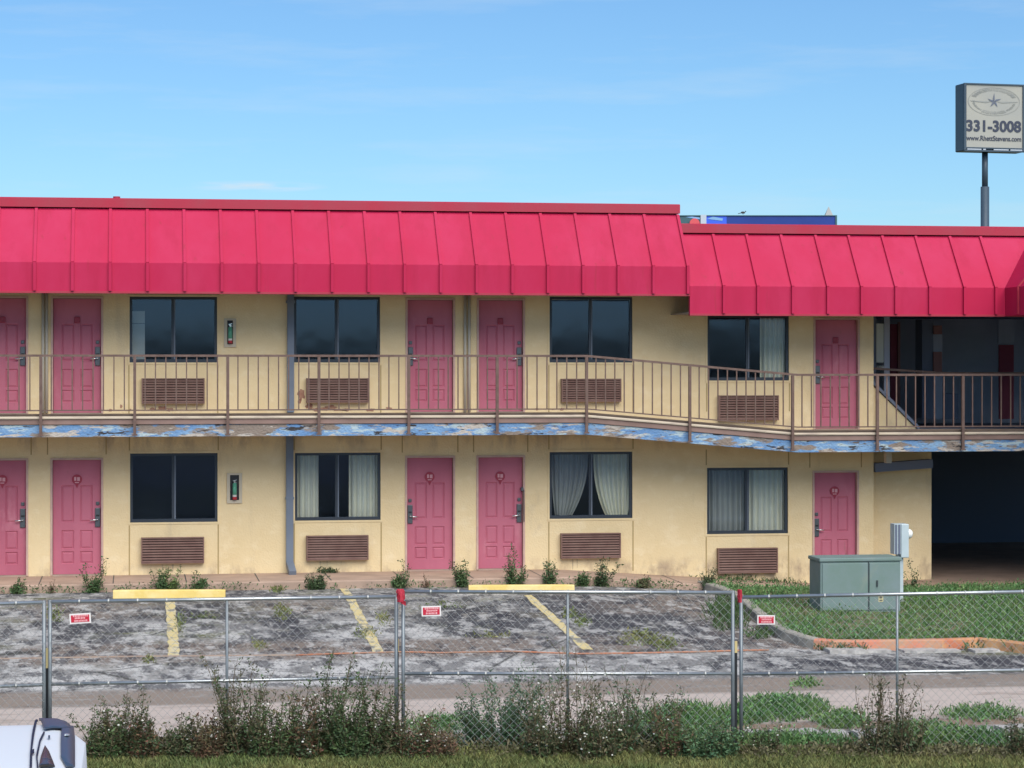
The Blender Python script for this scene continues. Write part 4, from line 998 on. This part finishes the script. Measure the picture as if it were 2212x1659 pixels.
for ang, ln in ((88, .62), (20, .30), (158, .27), (232, .46), (305, .47)):
    t = rad(ang); R_ = eb * 1.0
    L_ = ln * 30.5 * sc * (1.0 if ang in (88, 232, 305) else 2.0)
    dx, dz = math.cos(t), math.sin(t); bx, bz = -dz, dx; wb = 3.1 * sc
    m_.poly([(EC[0], -.018, EC[1]), (EC[0] + dx * L_ * .3 + bx * wb, -.018, EC[1] + dz * L_ * .3 + bz * wb), (EC[0] + dx * L_, -.018, EC[1] + dz * L_), (EC[0] + dx * L_ * .25 - bx * wb * .5, -.018, EC[1] + dz * L_ * .25 - bz * wb * .5)])
m_.build('emblem_star', 'star_ink', e)
text_mesh('phone_number', '331-3008', 1.0, 'sign_ink', e, (0, 0, 0), off=.035)
tm = e.children[-1] if False else None
def fit_text(o, u0, u1, v0, v1, y):
    vs_ = o.data.vertices; xa = min(v.co.x for v in vs_); xb = max(v.co.x for v in vs_); za = min(v.co.z for v in vs_); zb_ = max(v.co.z for v in vs_)
    for v in vs_:
        v.co.x = Xs(u0) + (v.co.x - xa) / (xb - xa) * (Xs(u1) - Xs(u0)); v.co.z = Z(v1) + (v.co.z - za) / (zb_ - za) * (Z(v0) - Z(v1)); v.co.y = y + (v.co.y) * .5
for o in list(S.objects):
    if o.name == 'phone_number': fit_text(o, 2084.5, 2209, 260, 285, -.012)
bpy.data.objects['phone_number'].data  # fitted above
o = None
o = text_mesh('web_address', 'www.RhettStevens.com', .4, 'sign_ink', e, (0, 0, 0), off=.006); fit_text(o, 2084.5, 2209, 293.5, 304.5, -.012)
# heavier strokes for the number: a second copy of the outline, slightly wider
S.objects['phone_number'].data.materials[0] = M['sign_ink']

# ------------------------------------------------------------------ far things over the roof
DB = 80.0; sb = DB / F
L0 = PD(1476, 488, DB); R0 = PD(1808, 488, DB); 
e = empty('blue_canopy', (L0.x, L0.y, 0), 'long blue fascia of a distant canopy showing above the lower pink roof', 'building', rz=-TH, local=True)
wd = (1808 - 1440) * sb; off = (1476 - 1440) * sb
zt = lambda v: HC + (790 - v) * sb
bx = lambda u: (u - 1476) * sb
m_ = MB(); m_.box(bx(1570), bx(1804), 0, 3, zt(500), zt(467)); m_.build('fascia', 'blue_board', e)
m_ = MB(); m_.box(bx(1440), bx(1804), -.03, 3.05, zt(466.6), zt(465)); m_.box(bx(1804.2), bx(1808), -.03, 3.02, zt(500), zt(465)); m_.build('fascia_trim', 'teal_board', e)
m_ = MB(); m_.box(bx(1440), bx(1513), .0, 3, zt(500), zt(467)); m_.build('side_panel', 'teal_board', e)
m_ = MB(); m_.box(bx(1526), bx(1569.7), .0, 3, zt(500), zt(467)); m_.build('bright_panel', 'blue_bright', e)
m_ = MB(); m_.box(bx(1513.2), bx(1525.7), -.05, 3, zt(500), zt(464)); m_.build('post', 'post_pale', e)
m_ = MB(); m_.poly([(bx(1480), -.01, zt(469)), (bx(1512), -.01, zt(474)), (bx(1512), -.01, zt(470)), (bx(1495), -.01, zt(467.5))]); m_.poly([(bx(1527), -.01, zt(473)), (bx(1560), -.01, zt(477)), (bx(1562), -.01, zt(472)), (bx(1540), -.01, zt(468))]); m_.build('pale_swoosh', 'blue_pale', e)
m_ = MB(); m_.tube([(bx(1500), -.12, zt(483)), (bx(1500), -.01, zt(483))], .17, 24); m_.build('red_disc', 'red_ball', e)
m_ = MB(); m_.box(bx(1440), bx(1805), 1, 9, -1, zt(500) - .01); m_.build('canopy_wall', 'far_wall', e)
c = PD(1790, 790, 140.0); ss = 140 / F
e = empty('church_spire', (c.x, c.y, -1), 'small grey pointed spire rising behind the blue canopy', 'spire', rz=-TH, local=True)
zt2 = lambda v: HC + (790 - v) * ss + 1
h = 9.5 * ss; mb = MB(); apex = (0, 0, zt2(446)); q = [(-h, -h, zt2(468)), (h, -h, zt2(468)), (h, h, zt2(468)), (-h, h, zt2(468))]
for i in range(4): mb.poly([q[i], q[(i + 1) % 4], apex])
mb.build('spire_roof', 'spire_grey', e)
m_ = MB(); m_.box(-h * .9, h * .9, -h * .9, h * .9, 0, zt2(468)); m_.build('spire_tower', 'far_wall', e)
p = PD(1605, 463, DB); mb = MB(); mb.sphere((p.x, p.y, p.z + .06), .045, 8, 1.8, 1, .9); mb.sphere((p.x + .09, p.y, p.z + .10), .022, 8); mb.tube([(p.x - .05, p.y, p.z + .05), (p.x - .17, p.y, p.z + .02)], .012, 5)
mb.tube([(p.x, p.y, p.z + .04), (p.x, p.y, p.z - .02)], .006, 4)
tag(mb.build('bird', 'bird_dark', smooth=True), 'tiny dark bird perched on the edge of the distant blue canopy', 'bird')

# ------------------------------------------------------------------ plants
def leafset(mb, p, size, n, spread, up=.3):
    for _ in range(n):
        a = random.uniform(0, 2 * math.pi); el = random.uniform(-.5, 1.1) + up * .3
        d = Vector((math.cos(a) * math.cos(el), math.sin(a) * math.cos(el), math.sin(el)))
        q = p + Vector((random.gauss(0, spread), random.gauss(0, spread), random.gauss(0, spread)))
        s_ = d.cross(Vector((random.uniform(-1, 1), random.uniform(-1, 1), random.uniform(-.3, 1)))); 
        if s_.length < .01: continue
        s_.normalize(); L_ = size * random.uniform(.6, 1.4); W_ = L_ * random.uniform(.13, .24)
        mb.poly([q, q + d * L_ * .5 + s_ * W_, q + d * L_, q + d * L_ * .5 - s_ * W_])
def weed(base, h, r, ns_, leafmat, label, group, leaf=.035, dens=26, flowers=0, cat='weed', name='weed', lean=.25, bottom=.6, branch=3, mat2=None):
    e = empty(name, base, label, cat, group)
    st = MB(); lf = MB(); lf2 = MB(); fl_ = MB()
    for k in range(ns_):
        a = random.uniform(0, 2 * math.pi); rr = r * math.sqrt(random.random()) * bottom
        b = base + Vector((math.cos(a) * rr, math.sin(a) * rr * .6, 0)); hh = h * (.30 + .70 * random.random() ** 1.7) if k else h
        ln = Vector((math.cos(a) * lean * random.uniform(.2, 1.2) + random.uniform(-.12, .12), math.sin(a) * lean * .5, 1)).normalized()
        pts = [b - Vector((0, 0, .04))]; p = b; nseg = 6
        for i in range(nseg):
            ln = (ln + Vector((random.gauss(0, .10), random.gauss(0, .10), 0))).normalized(); p = p + ln * hh / nseg; pts.append(p.copy())
        st.tube(pts, .0055 + h * .0015, 3, .002, caps=False)
        nodes = [(pts[i].lerp(pts[i + 1], t), (i + t) / nseg) for i in range(nseg) for t in (0, .5)]
        for q, f in nodes:
            if random.random() < .55 * branch / 3 and .15 < f < .95:      # side branch
                a2 = random.uniform(0, 2 * math.pi); bl_ = hh * random.uniform(.10, .30) * (1.15 - f * .6)
                q2 = q + Vector((math.cos(a2) * bl_ * .6, math.sin(a2) * bl_ * .5, bl_ * .75)); st.tube([q, q.lerp(q2, .5) + Vector((0, 0, -.01)), q2], .003, 3, .0015, caps=False)
                m_n = int(dens * .35)
                for t in range(m_n): leafset(lf if (mat2 is None or random.random() < .6) else lf2, q.lerp(q2, random.random()), leaf * random.uniform(.6, 1), 1, leaf * .4)
                if flowers and random.random() < flowers: fl_.sphere(tuple(q2), random.uniform(.008, .016), 6, 1, 1, .7)
            mid = max(.16, 1.15 - f * 1.05)
            leafset(lf if (mat2 is None or random.random() < .6) else lf2, q, leaf * (1.2 - .5 * f), int(dens * .3 * mid) + 1, leaf * .6)
        if flowers and random.random() < flowers: fl_.sphere(tuple(pts[-1]), random.uniform(.009, .018), 6, 1, 1, .7)
    st.build('stems', 'stem', e); 
    o_ = lf.build('foliage', leafmat, e)
    if lf2.v: lf2.build('dry_foliage', mat2, e)
    if fl_.v: fl_.build('blossoms', 'petal', e)
    return e
random.seed(21)
# weeds along the walkway kerb: (px, base py, height px, width px, kind, where)
SW = [(48, 1268, 34, 26, 'leaf_mid', 'short sparse weed below the first pink door at the left edge'), (112, 1268, 30, 20, 'leaf_brown', 'thin brownish weed at the walkway edge between the two left doors'),
      (203, 1268, 78, 36, 'leaf_mid', 'tall leafy weed in front of the second pink door'), (345, 1268, 55, 36, 'leaf_mid', 'forked pale weed below the first air conditioner'), (368, 1266, 58, 26, 'leaf_light', 'upright pale weed just right of the forked one under the first air conditioner'),
      (424, 1266, 46, 32, 'leaf_mid', 'bushy weed under the right end of the first air conditioner'), (672, 1264, 38, 62, 'leaf_dark', 'dark spreading weed to the right of the downspout foot'),
      (857, 1264, 62, 32, 'leaf_mid', 'upright weed left of the middle pink doors'), (915, 1262, 34, 20, 'leaf_brown', 'thin reddish weed in front of the third pink door'), (1000, 1264, 66, 56, 'leaf_mid', 'broad leafy weed between the two middle pink doors'),
      (1111, 1262, 92, 44, 'leaf_mid', 'tall spiky weed in front of the fourth pink door'), (1178, 1260, 60, 28, 'leaf_mid', 'pointed weed left of the middle ground floor window'), (1253, 1262, 32, 34, 'leaf_mid', 'low weed behind the second wheel stop'),
      (1294, 1262, 66, 36, 'leaf_dark', 'rounded leafy weed under the middle air conditioner'), (1364, 1258, 24, 36, 'leaf_olive', 'flat olive weed on the kerb right of the middle window'),
      (1500, 1262, 62, 34, 'leaf_dark', 'bushy weed at the corner where the walkway meets the grass island')]
for (u, v, hp, wp, mm, lab) in SW:
    b = PG(u, v + 2); b.y = min(b.y, -1.68); b.z = ground(b.x, b.y); k = 1 / 129
    thin = mm == 'leaf_brown'
    weed(b, hp * k, wp * k / 2, 4 if thin else max(6, wp // 4), mm, lab, 'weeds along the walkway kerb', leaf=.035 if thin else .055, dens=7 if thin else 22, lean=.25 if wp < 45 else .5, mat2=None)
for (u, v, hp, lab) in ((1975, 1258, 55, 'wispy weed beside the cream stair wall right of the green cabinet'), (1945, 1262, 60, 'thin weed close behind the right edge of the green cabinet'), (1857, 1215, 40, 'single dry stalk above the green cabinet lid')):
    if u == 1857: continue
    b = PY(u, v, -1.9); b.z = ground(b.x, b.y) + .1
    weed(b, hp / 122 + .15, .1, 3, 'leaf_dark', lab, 'weeds along the walkway kerb', leaf=.05, dens=12, lean=.12)
b = PY(513, 1262, -.1); b.z = 0
weed(PZ(520, 1238, 0), .16, .08, 2, 'leaf_mid', 'small sprig growing on the walkway left of the downspout', 'weeds along the walkway kerb', leaf=.04, dens=5)

weed(PZ(712, 1237, 0), .07, .30, 14, 'leaf_dark', 'flat dark plant litter lying on the walkway below the second air conditioner', 'weeds along the walkway kerb', leaf=.05, dens=8, lean=1.2)
# continuous low growth at the foot of the kerb
mb = MB(); random.seed(4)
for i in range(4200):
    x = random.uniform(-9, 9.6); n_ = math.sin(x * 1.7) + math.sin(x * 4.3 + 1) + math.sin(x * .6 + 2)
    if random.random() > .45 + .22 * n_: continue
    y = -1.66 - abs(random.gauss(0, .10)); z = ground(x, y)
    leafset(mb, Vector((x, y, z + random.uniform(0, .10 + .025 * n_))), .05, 1, .01, 1)
tag(mb.build('kerb_grass', 'leaf_mid'), 'low green growth along the foot of the walkway kerb', 'grass', kind='stuff')

def blades(mb, x, y, z, h, n, sp=.03):
    for _ in range(n):
        a = random.uniform(0, 2 * math.pi); q = Vector((x + random.gauss(0, sp), y + random.gauss(0, sp), z - .01)); hh = h * random.uniform(.5, 1.2)
        d = Vector((math.cos(a) * .45, math.sin(a) * .45, 1)); s_ = Vector((-math.sin(a), math.cos(a), 0)) * .007
        m1 = q + d * hh * .5; tip = q + Vector((d.x * hh * 1.2, d.y * hh * 1.2, hh * .85)); mb.poly([q - s_, q + s_, m1 + s_, tip, m1 - s_])
# lush growth on the island
mb = MB(); random.seed(9)
xs0 = min(p[0] for p in isl); xs1 = max(p[0] for p in isl); ys0 = min(p[1] for p in isl); cnt = 0
while cnt < 12000:
    x = random.uniform(xs0, min(xs1, 19.0)); y = random.uniform(ys0, -1.65)
    if not in_poly(x, y, isl): continue
    cnt += 1; z = ground(x, y) + .09
    hump = .5 + .5 * math.sin(x * 3.1 + y * 2) * math.sin(y * 4.2 - x); h = .04 + .05 * hump
    leafset(mb, Vector((x, y, z + random.uniform(0, h))), .045, 3, .04, 1)
    if cnt % 2: blades(mb, x, y, z, h * 1.8, 3, .05)
tag(mb.build('island_grass', 'grass_lush'), 'lush green grass and clover covering the island round the utility cabinet', 'grass', kind='stuff')
# weeds spilling over and in front of the kerb, and on the lot
mb = MB(); random.seed(12)
def patch(u, v, ru, rv, n, h, leaf=.05):
    for _ in range(n):
        t = random.uniform(0, 2 * math.pi); k = random.random() ** .75 * 1.2
        p = PG(u + ru * k * math.cos(t), v + rv * k * math.sin(t)); leafset(mb, p + Vector((0, 0, random.uniform(0, h) * (1 - k * .6))), leaf, 2, .03, 1)
        if random.random() < .4: blades(mb, p.x, p.y, p.z, h, 2)
patch(1838, 1402, 44, 6, 420, .16); patch(1780, 1400, 18, 5, 120, .14); patch(1985, 1398, 14, 4, 90, .14); patch(2090, 1396, 60, 6, 420, .18); patch(2195, 1398, 25, 10, 300, .2)
patch(1950, 1397, 10, 3, 40, .1); patch(1700, 1375, 14, 6, 60, .12); patch(1740, 1385, 20, 5, 80, .1)
patch(1572, 1330, 40, 30, 420, .24, .035); patch(1640, 1372, 30, 8, 120, .12); patch(1590, 1290, 24, 10, 120, .16)
patch(1600, 1262, 90, 8, 500, .20, .07); patch(1700, 1262, 40, 10, 200, .18, .07)
tag(mb.build('kerb_weeds', 'leaf_mid'), 'ragged weeds spilling over the orange kerb onto the lot', 'weeds', kind='stuff')
mb = MB(); random.seed(13)
patch(598, 1275, 14, 8, 100, .08); patch(610, 1325, 16, 16, 120, .05); patch(1425 - 100, 1400, 0, 0, 0, 0)
patch(1230, 1330, 14, 8, 70, .06); patch(1258, 1345, 16, 10, 70, .06); patch(1390, 1385, 60, 10, 160, .06); patch(1440, 1400, 20, 10, 80, .08); patch(1380, 1370, 30, 5, 60, .05)
patch(388, 1350, 5, 22, 70, .04); patch(850 - 20, 1340, 12, 12, 60, .05); patch(440, 1335, 30, 3, 60, .03); patch(560, 1395, 14, 9, 60, .04); patch(120, 1330, 20, 14, 70, .05); patch(790, 1370, 20, 10, 60, .05)
patch(1060, 1375, 40, 3, 60, .04); patch(960, 1310, 50, 6, 60, .03); patch(320, 1430, 8, 8, 30, .05)
tag(mb.build('lot_weeds', 'grass_dull'), 'flat yellowish weeds growing through the cracked asphalt', 'weeds', kind='stuff')
# tufts between the fence and the concrete strip
mb = MB(); random.seed(14)
patch(1690, 1535, 85, 22, 1300, .16, .05); patch(1820, 1560, 50, 14, 500, .14); patch(1740, 1480, 26, 6, 140, .08); patch(1600, 1555, 40, 12, 400, .16); patch(2120, 1545, 70, 14, 420, .12); patch(1490, 1560, 90, 20, 900, .22)
patch(1990, 1580, 80, 12, 400, .12); patch(1700, 1605, 130, 10, 900, .14); patch(2100, 1603, 130, 9, 900, .15); patch(960, 1570, 80, 14, 400, .12); patch(1400, 1600, 150, 12, 800, .15)
tag(mb.build('rough_grass', 'grass_lush'), 'rough green tufts between the concrete strip and the fence', 'grass', kind='stuff')
mb = MB(); random.seed(15)
for i in range(15000):
    u = random.uniform(-40, 2260); v = 1622 + 50 * random.random(); p = PG(u, v)
    blades(mb, p.x, p.y, p.z, .10, 2, .03)
tag(mb.build('verge_grass', 'grass_dull'), 'mown olive green grass on the verge in front of the fence', 'grass', kind='stuff')

# tall weeds growing through the fence: (px, height px, half width px, leaf, second, density, stems, depth, flowers, label)
random.seed(33)
FW = [
 (225, 118, 34, 'leaf_mid', 'leaf_olive', 26, 9, 25.7, .08, 'dense dark weed just right of the white car'),
 (268, 150, 36, 'leaf_dark', 'leaf_olive', 26, 10, 25.8, .12, 'tall dark weed near the left fence sign, second from the car'),
 (320, 112, 34, 'leaf_dark', 'leaf_brown', 28, 10, 25.7, .08, 'brownish bushy weed below the left yellow parking line'),
 (395, 92, 38, 'leaf_dark', 'leaf_olive', 26, 10, 25.8, .10, 'lower olive weed right of the left parking line'),
 (450, 100, 34, 'leaf_olive', 'leaf_brown', 26, 9, 25.75, .12, 'dry brown weed left of the first thin fence brace'),
 (520, 215, 42, 'leaf_dark', 'leaf_olive', 26, 12, 25.9, .22, 'tall dark weed with white flowers at the first thin fence brace'),
 (590, 178, 46, 'leaf_mid', 'leaf_olive', 28, 12, 25.8, .20, 'wide green weed with white blossoms left of the second parking line'),
 (655, 140, 38, 'leaf_dark', 'leaf_brown', 26, 11, 25.75, .25, 'reddish brown weed in the middle of the dense thicket'),
 (722, 222, 36, 'leaf_dark', 'leaf_mid', 26, 11, 26.0, .18, 'tallest dark weed left of the torn red cloth post'),
 (765, 205, 34, 'leaf_mid', 'leaf_dark', 28, 12, 25.8, .16, 'bright green weed left of the torn red cloth post'),
 (820, 175, 38, 'leaf_dark', 'leaf_olive', 28, 12, 25.9, .18, 'dark bush against the post with the torn red cloth'),
 (895, 110, 36, 'leaf_dark', 'leaf_brown', 22, 9, 25.9, .2, 'low dark weed just right of the torn red cloth post'),
 (960, 80, 34, 'leaf_brown', 'leaf_olive', 14, 7, 25.9, .15, 'thin reddish weed between the cloth post and the blue green bush'),
 (1080, 178, 68, 'leaf_blue', 'leaf_blue', 34, 20, 27.2, .0, 'rounded blue green bush behind the middle fence panel'),
 (1172, 168, 36, 'leaf_dark', 'leaf_olive', 22, 10, 25.9, .3, 'dark branching weed with white flowers left of the middle brace'),
 (1228, 228, 36, 'leaf_dark', 'leaf_olive', 20, 10, 26.1, .4, 'tall open weed with many white flowers at the middle brace'),
 (1285, 165, 40, 'leaf_dark', 'leaf_olive', 26, 12, 25.8, .35, 'dense weed with white flowers right of the middle brace'),
 (1345, 190, 30, 'leaf_mid', 'leaf_blue', 16, 7, 26.2, .1, 'slender upright weed left of the bluish clump'),
 (1400, 150, 54, 'leaf_blue', 'leaf_olive', 26, 14, 26.6, .05, 'bluish green clump left of the right hand red cloth post'),
 (1462, 140, 46, 'leaf_mid', 'leaf_brown', 24, 12, 26.0, .12, 'mixed brown and green weed by the grass island fence post'),
 (1530, 100, 44, 'leaf_blue', 'leaf_mid', 22, 12, 26.0, .06, 'low green clump against the fence post at the grass island'),
 (1655, 62, 30, 'leaf_dark', 'leaf_mid', 14, 6, 26.3, .1, 'small dark weed at the foot of the right fence panel'),
 (1902, 185, 38, 'leaf_dark', 'leaf_olive', 18, 10, 26.2, .06, 'tall forked weed left of the brace below the utility cabinet'),
 (1958, 165, 36, 'leaf_dark', 'leaf_olive', 18, 9, 26.15, .05, 'forked weed right of the brace below the utility cabinet'),
 (2205, 110, 30, 'leaf_dark', 'leaf_olive', 22, 9, 26.1, .05, 'dark weed cut off by the right edge of the photo'),
]
for (u, hp, wp, m1, m2, dens, ns_, dep_, flw, lab) in FW:
    b = PD(u, 1645, dep_); b.z = ground(b.x, b.y); k = dep_ / F
    wide = m1 == 'leaf_blue'; thin = u > 870 and not wide; dens = dens * (.7 if thin else 1.15); ns_ = ns_ - (3 if thin else 0)
    weed(b, hp * k * (1 if wide else 1.08), wp * k, ns_ + (30 if wide else 18), m1, lab, 'tall weeds along the fence', leaf=.045, dens=dens, flowers=flw * .5, lean=.55 if wide else .16, bottom=1.2 if wide else .9, mat2=m2, branch=4)
# undergrowth filling the foot of the thicket
mb = MB(); random.seed(35)
for i in range(9000):
    u = random.choice((random.uniform(185, 880), random.uniform(185, 1560), random.uniform(1580, 2230)))
    p = PD(u, 1640, random.uniform(25.9, 26.5)); h = (.42 if u < 870 else (.26 if u < 1560 else .12)) * (.55 + .45 * math.sin(u * .045) * math.sin(u * .017 + 1))
    leafset(mb, Vector((p.x, p.y, ground(p.x, p.y) + random.uniform(0, h))), .05, 2, .03, .4)
tag(mb.build('undergrowth', 'leaf_olive'), 'tangled dark undergrowth along the foot of the fence', 'undergrowth', kind='stuff')

# ------------------------------------------------------------------ white car on the near road
zr = 1.70                                 # roof height
g = PZ(72, 1600, zr); Xg = g.x            # roof / hatch gap
yf = PZ(80, 1557, zr).y; yn = yf - 2.0   # far and near edge of the roof
Xt = PZ(184, 1640, zr - .12).x
zroad = ground(0, -30) + .012
e = empty('white_car', (Xg - 1.6, (yf + yn) / 2, zroad), 'white car in the bottom left corner, only its rear roof corner with dark trim visible', 'car')
def topz_(X, y):
    t = (y - yn) / (yf - yn); crown = .045 * (4 * t * (1 - t)) ** .5 if 0 < t < 1 else 0
    s_ = X - Xg; d = 0
    if s_ > .08: d = (s_ - .08) ** 1.6 * 1.1
    if s_ < -1.3: d = (-1.3 - s_) ** 1.7 * .42
    return zr + crown - .045 - d + .03
body = MB(); nx, ny = 46, 16; xs_ = [Xg - 3.75 + (Xt - Xg + 3.75) * (1 - (1 - i / nx) ** 1.8) for i in range(nx + 1)]
def outer(X, t):                          # plan narrows towards the tail, with a rounded rear corner
    s_ = max(0, (X - (Xt - .30)) / .30); return .5 - (.5 - t) * (1 - (.34 if t > .5 else .1) * s_ ** 2.0)
for X in xs_:
    for j in range(ny + 1):
        t = outer(X, j / ny); y = yn + (yf - yn) * t
        z = max(topz_(X, y), zroad + .85); ed = min(j, ny - j)
        if ed == 0: z -= .09
        elif ed == 1: z -= .015
        body.v.append((X, y, z))
for i in range(nx):
    for j in range(ny): q = i * (ny + 1) + j; body.f.append((q, q + ny + 1, q + ny + 2, q + 1))
# sides, tail, nose down to the sills
def skirt(idx, outw):
    b0 = len(body.v)
    for q in idx:
        x, y, z = body.v[q]
        for k, (dz, do) in enumerate(((.30, .10), (.55, .13), (1.05, .12))): body.v.append((x + outw[0] * do, y + outw[1] * do, max(zroad + .28, z - dz) if k < 2 else zroad + .28))
    for a in range(len(idx) - 1):
        r = [[idx[a]] + [b0 + a * 3 + k for k in range(3)], [idx[a + 1]] + [b0 + (a + 1) * 3 + k for k in range(3)]]
        for k in range(3): body.f.append((r[0][k], r[0][k + 1], r[1][k + 1], r[1][k]))
skirt([i * (ny + 1) for i in range(nx + 1)], (0, -1)); skirt([i * (ny + 1) + ny for i in range(nx + 1)][::-1], (0, 1))
skirt([nx * (ny + 1) + j for j in range(ny + 1)], (.15, 0)); skirt([j for j in range(ny + 1)][::-1], (-1, 0))
bo = body.build('car_body', 'car_white', e, smooth=True, fix=True)
def on_top(pts, name, m, off=.006, sub=10):
    """patch lying on the car's upper skin; outline measured on the skin"""
    P = []
    for u, v in pts:
        z = zr
        for _ in range(20): p = PZ(u, v, z); z = topz_(p.x, p.y)
        P.append(p)
    bm = bmesh.new(); vs = []
    for k in range(len(P)):
        for i in range(sub): q = P[k].lerp(P[(k + 1) % len(P)], i / sub); vs.append(bm.verts.new((q.x, q.y, 0)))
    bm.faces.new(vs); bmesh.ops.triangulate(bm, faces=bm.faces)
    for _ in range(3): bmesh.ops.subdivide_edges(bm, edges=[ed for ed in bm.edges if ed.calc_length() > .06], cuts=1)
    bmesh.ops.triangulate(bm, faces=bm.faces)
    for v_ in bm.verts: v_.co.z = topz_(v_.co.x, v_.co.y) + off
    bm.verts.index_update(); mb = MB(); mb.v = [tuple(v_.co) for v_ in bm.verts]; mb.f = [tuple(v_.index for v_ in f.verts) for f in bm.faces]; bm.free()
    o = mb.build(name, m, e, smooth=True, fix=True)
    if off > .0: 
        sd2 = o.modifiers.new("thick", 'SOLIDIFY'); sd2.thickness = .006; sd2.offset = 1
    return o
on_top([(77, 1558), (82, 1559), (74, 1590), (70, 1620), (69, 1662), (64, 1662), (65, 1630), (69, 1590)], 'roof_gap', 'car_gap')
on_top([(66, 1628), (74, 1625), (74, 1632), (66, 1636)], 'hinge', 'car_gap', .012, 3)
on_top([(84, 1558), (128, 1560), (150, 1571), (152, 1578), (131, 1579), (95, 1581)], 'rear_spoiler', 'car_trim', .012)
on_top([(133, 1572), (158, 1574), (161, 1600), (161, 1662), (143, 1662), (131, 1640), (131, 1600)], 'rear_trim', 'car_trim', .010)
on_top([(97, 1616), (106, 1630), (118, 1662), (84, 1662), (88, 1640)], 'rear_glass', 'car_glass', .010)
on_top([(94, 1585), (97, 1586), (88, 1605), (81, 1640), (83, 1662), (80, 1662), (78, 1636), (85, 1603)], 'panel_seam', 'car_gap', .006)
on_top([(104, 1594), (108, 1594), (108, 1599), (104, 1599)], 'washer_cap', 'car_trim', .008, 2)
on_top([(139, 1595), (149, 1595), (149, 1599), (139, 1598)], 'badge', 'car_badge', .02, 2)
for wx in (Xg - 3.1, Xg - .45):
    for wy in (yn - .0, yf + .0):
        m_ = MB(); m_.tube([(wx, wy - .11, zroad + .33), (wx, wy + .11, zroad + .33)], .33, 28); wh = m_.build('wheel', 'tyre', e)
        m_ = MB(); m_.tube([(wx, wy - .115, zroad + .33), (wx, wy + .115, zroad + .33)], .21, 20); m_.build('rim', 'rim', wh)
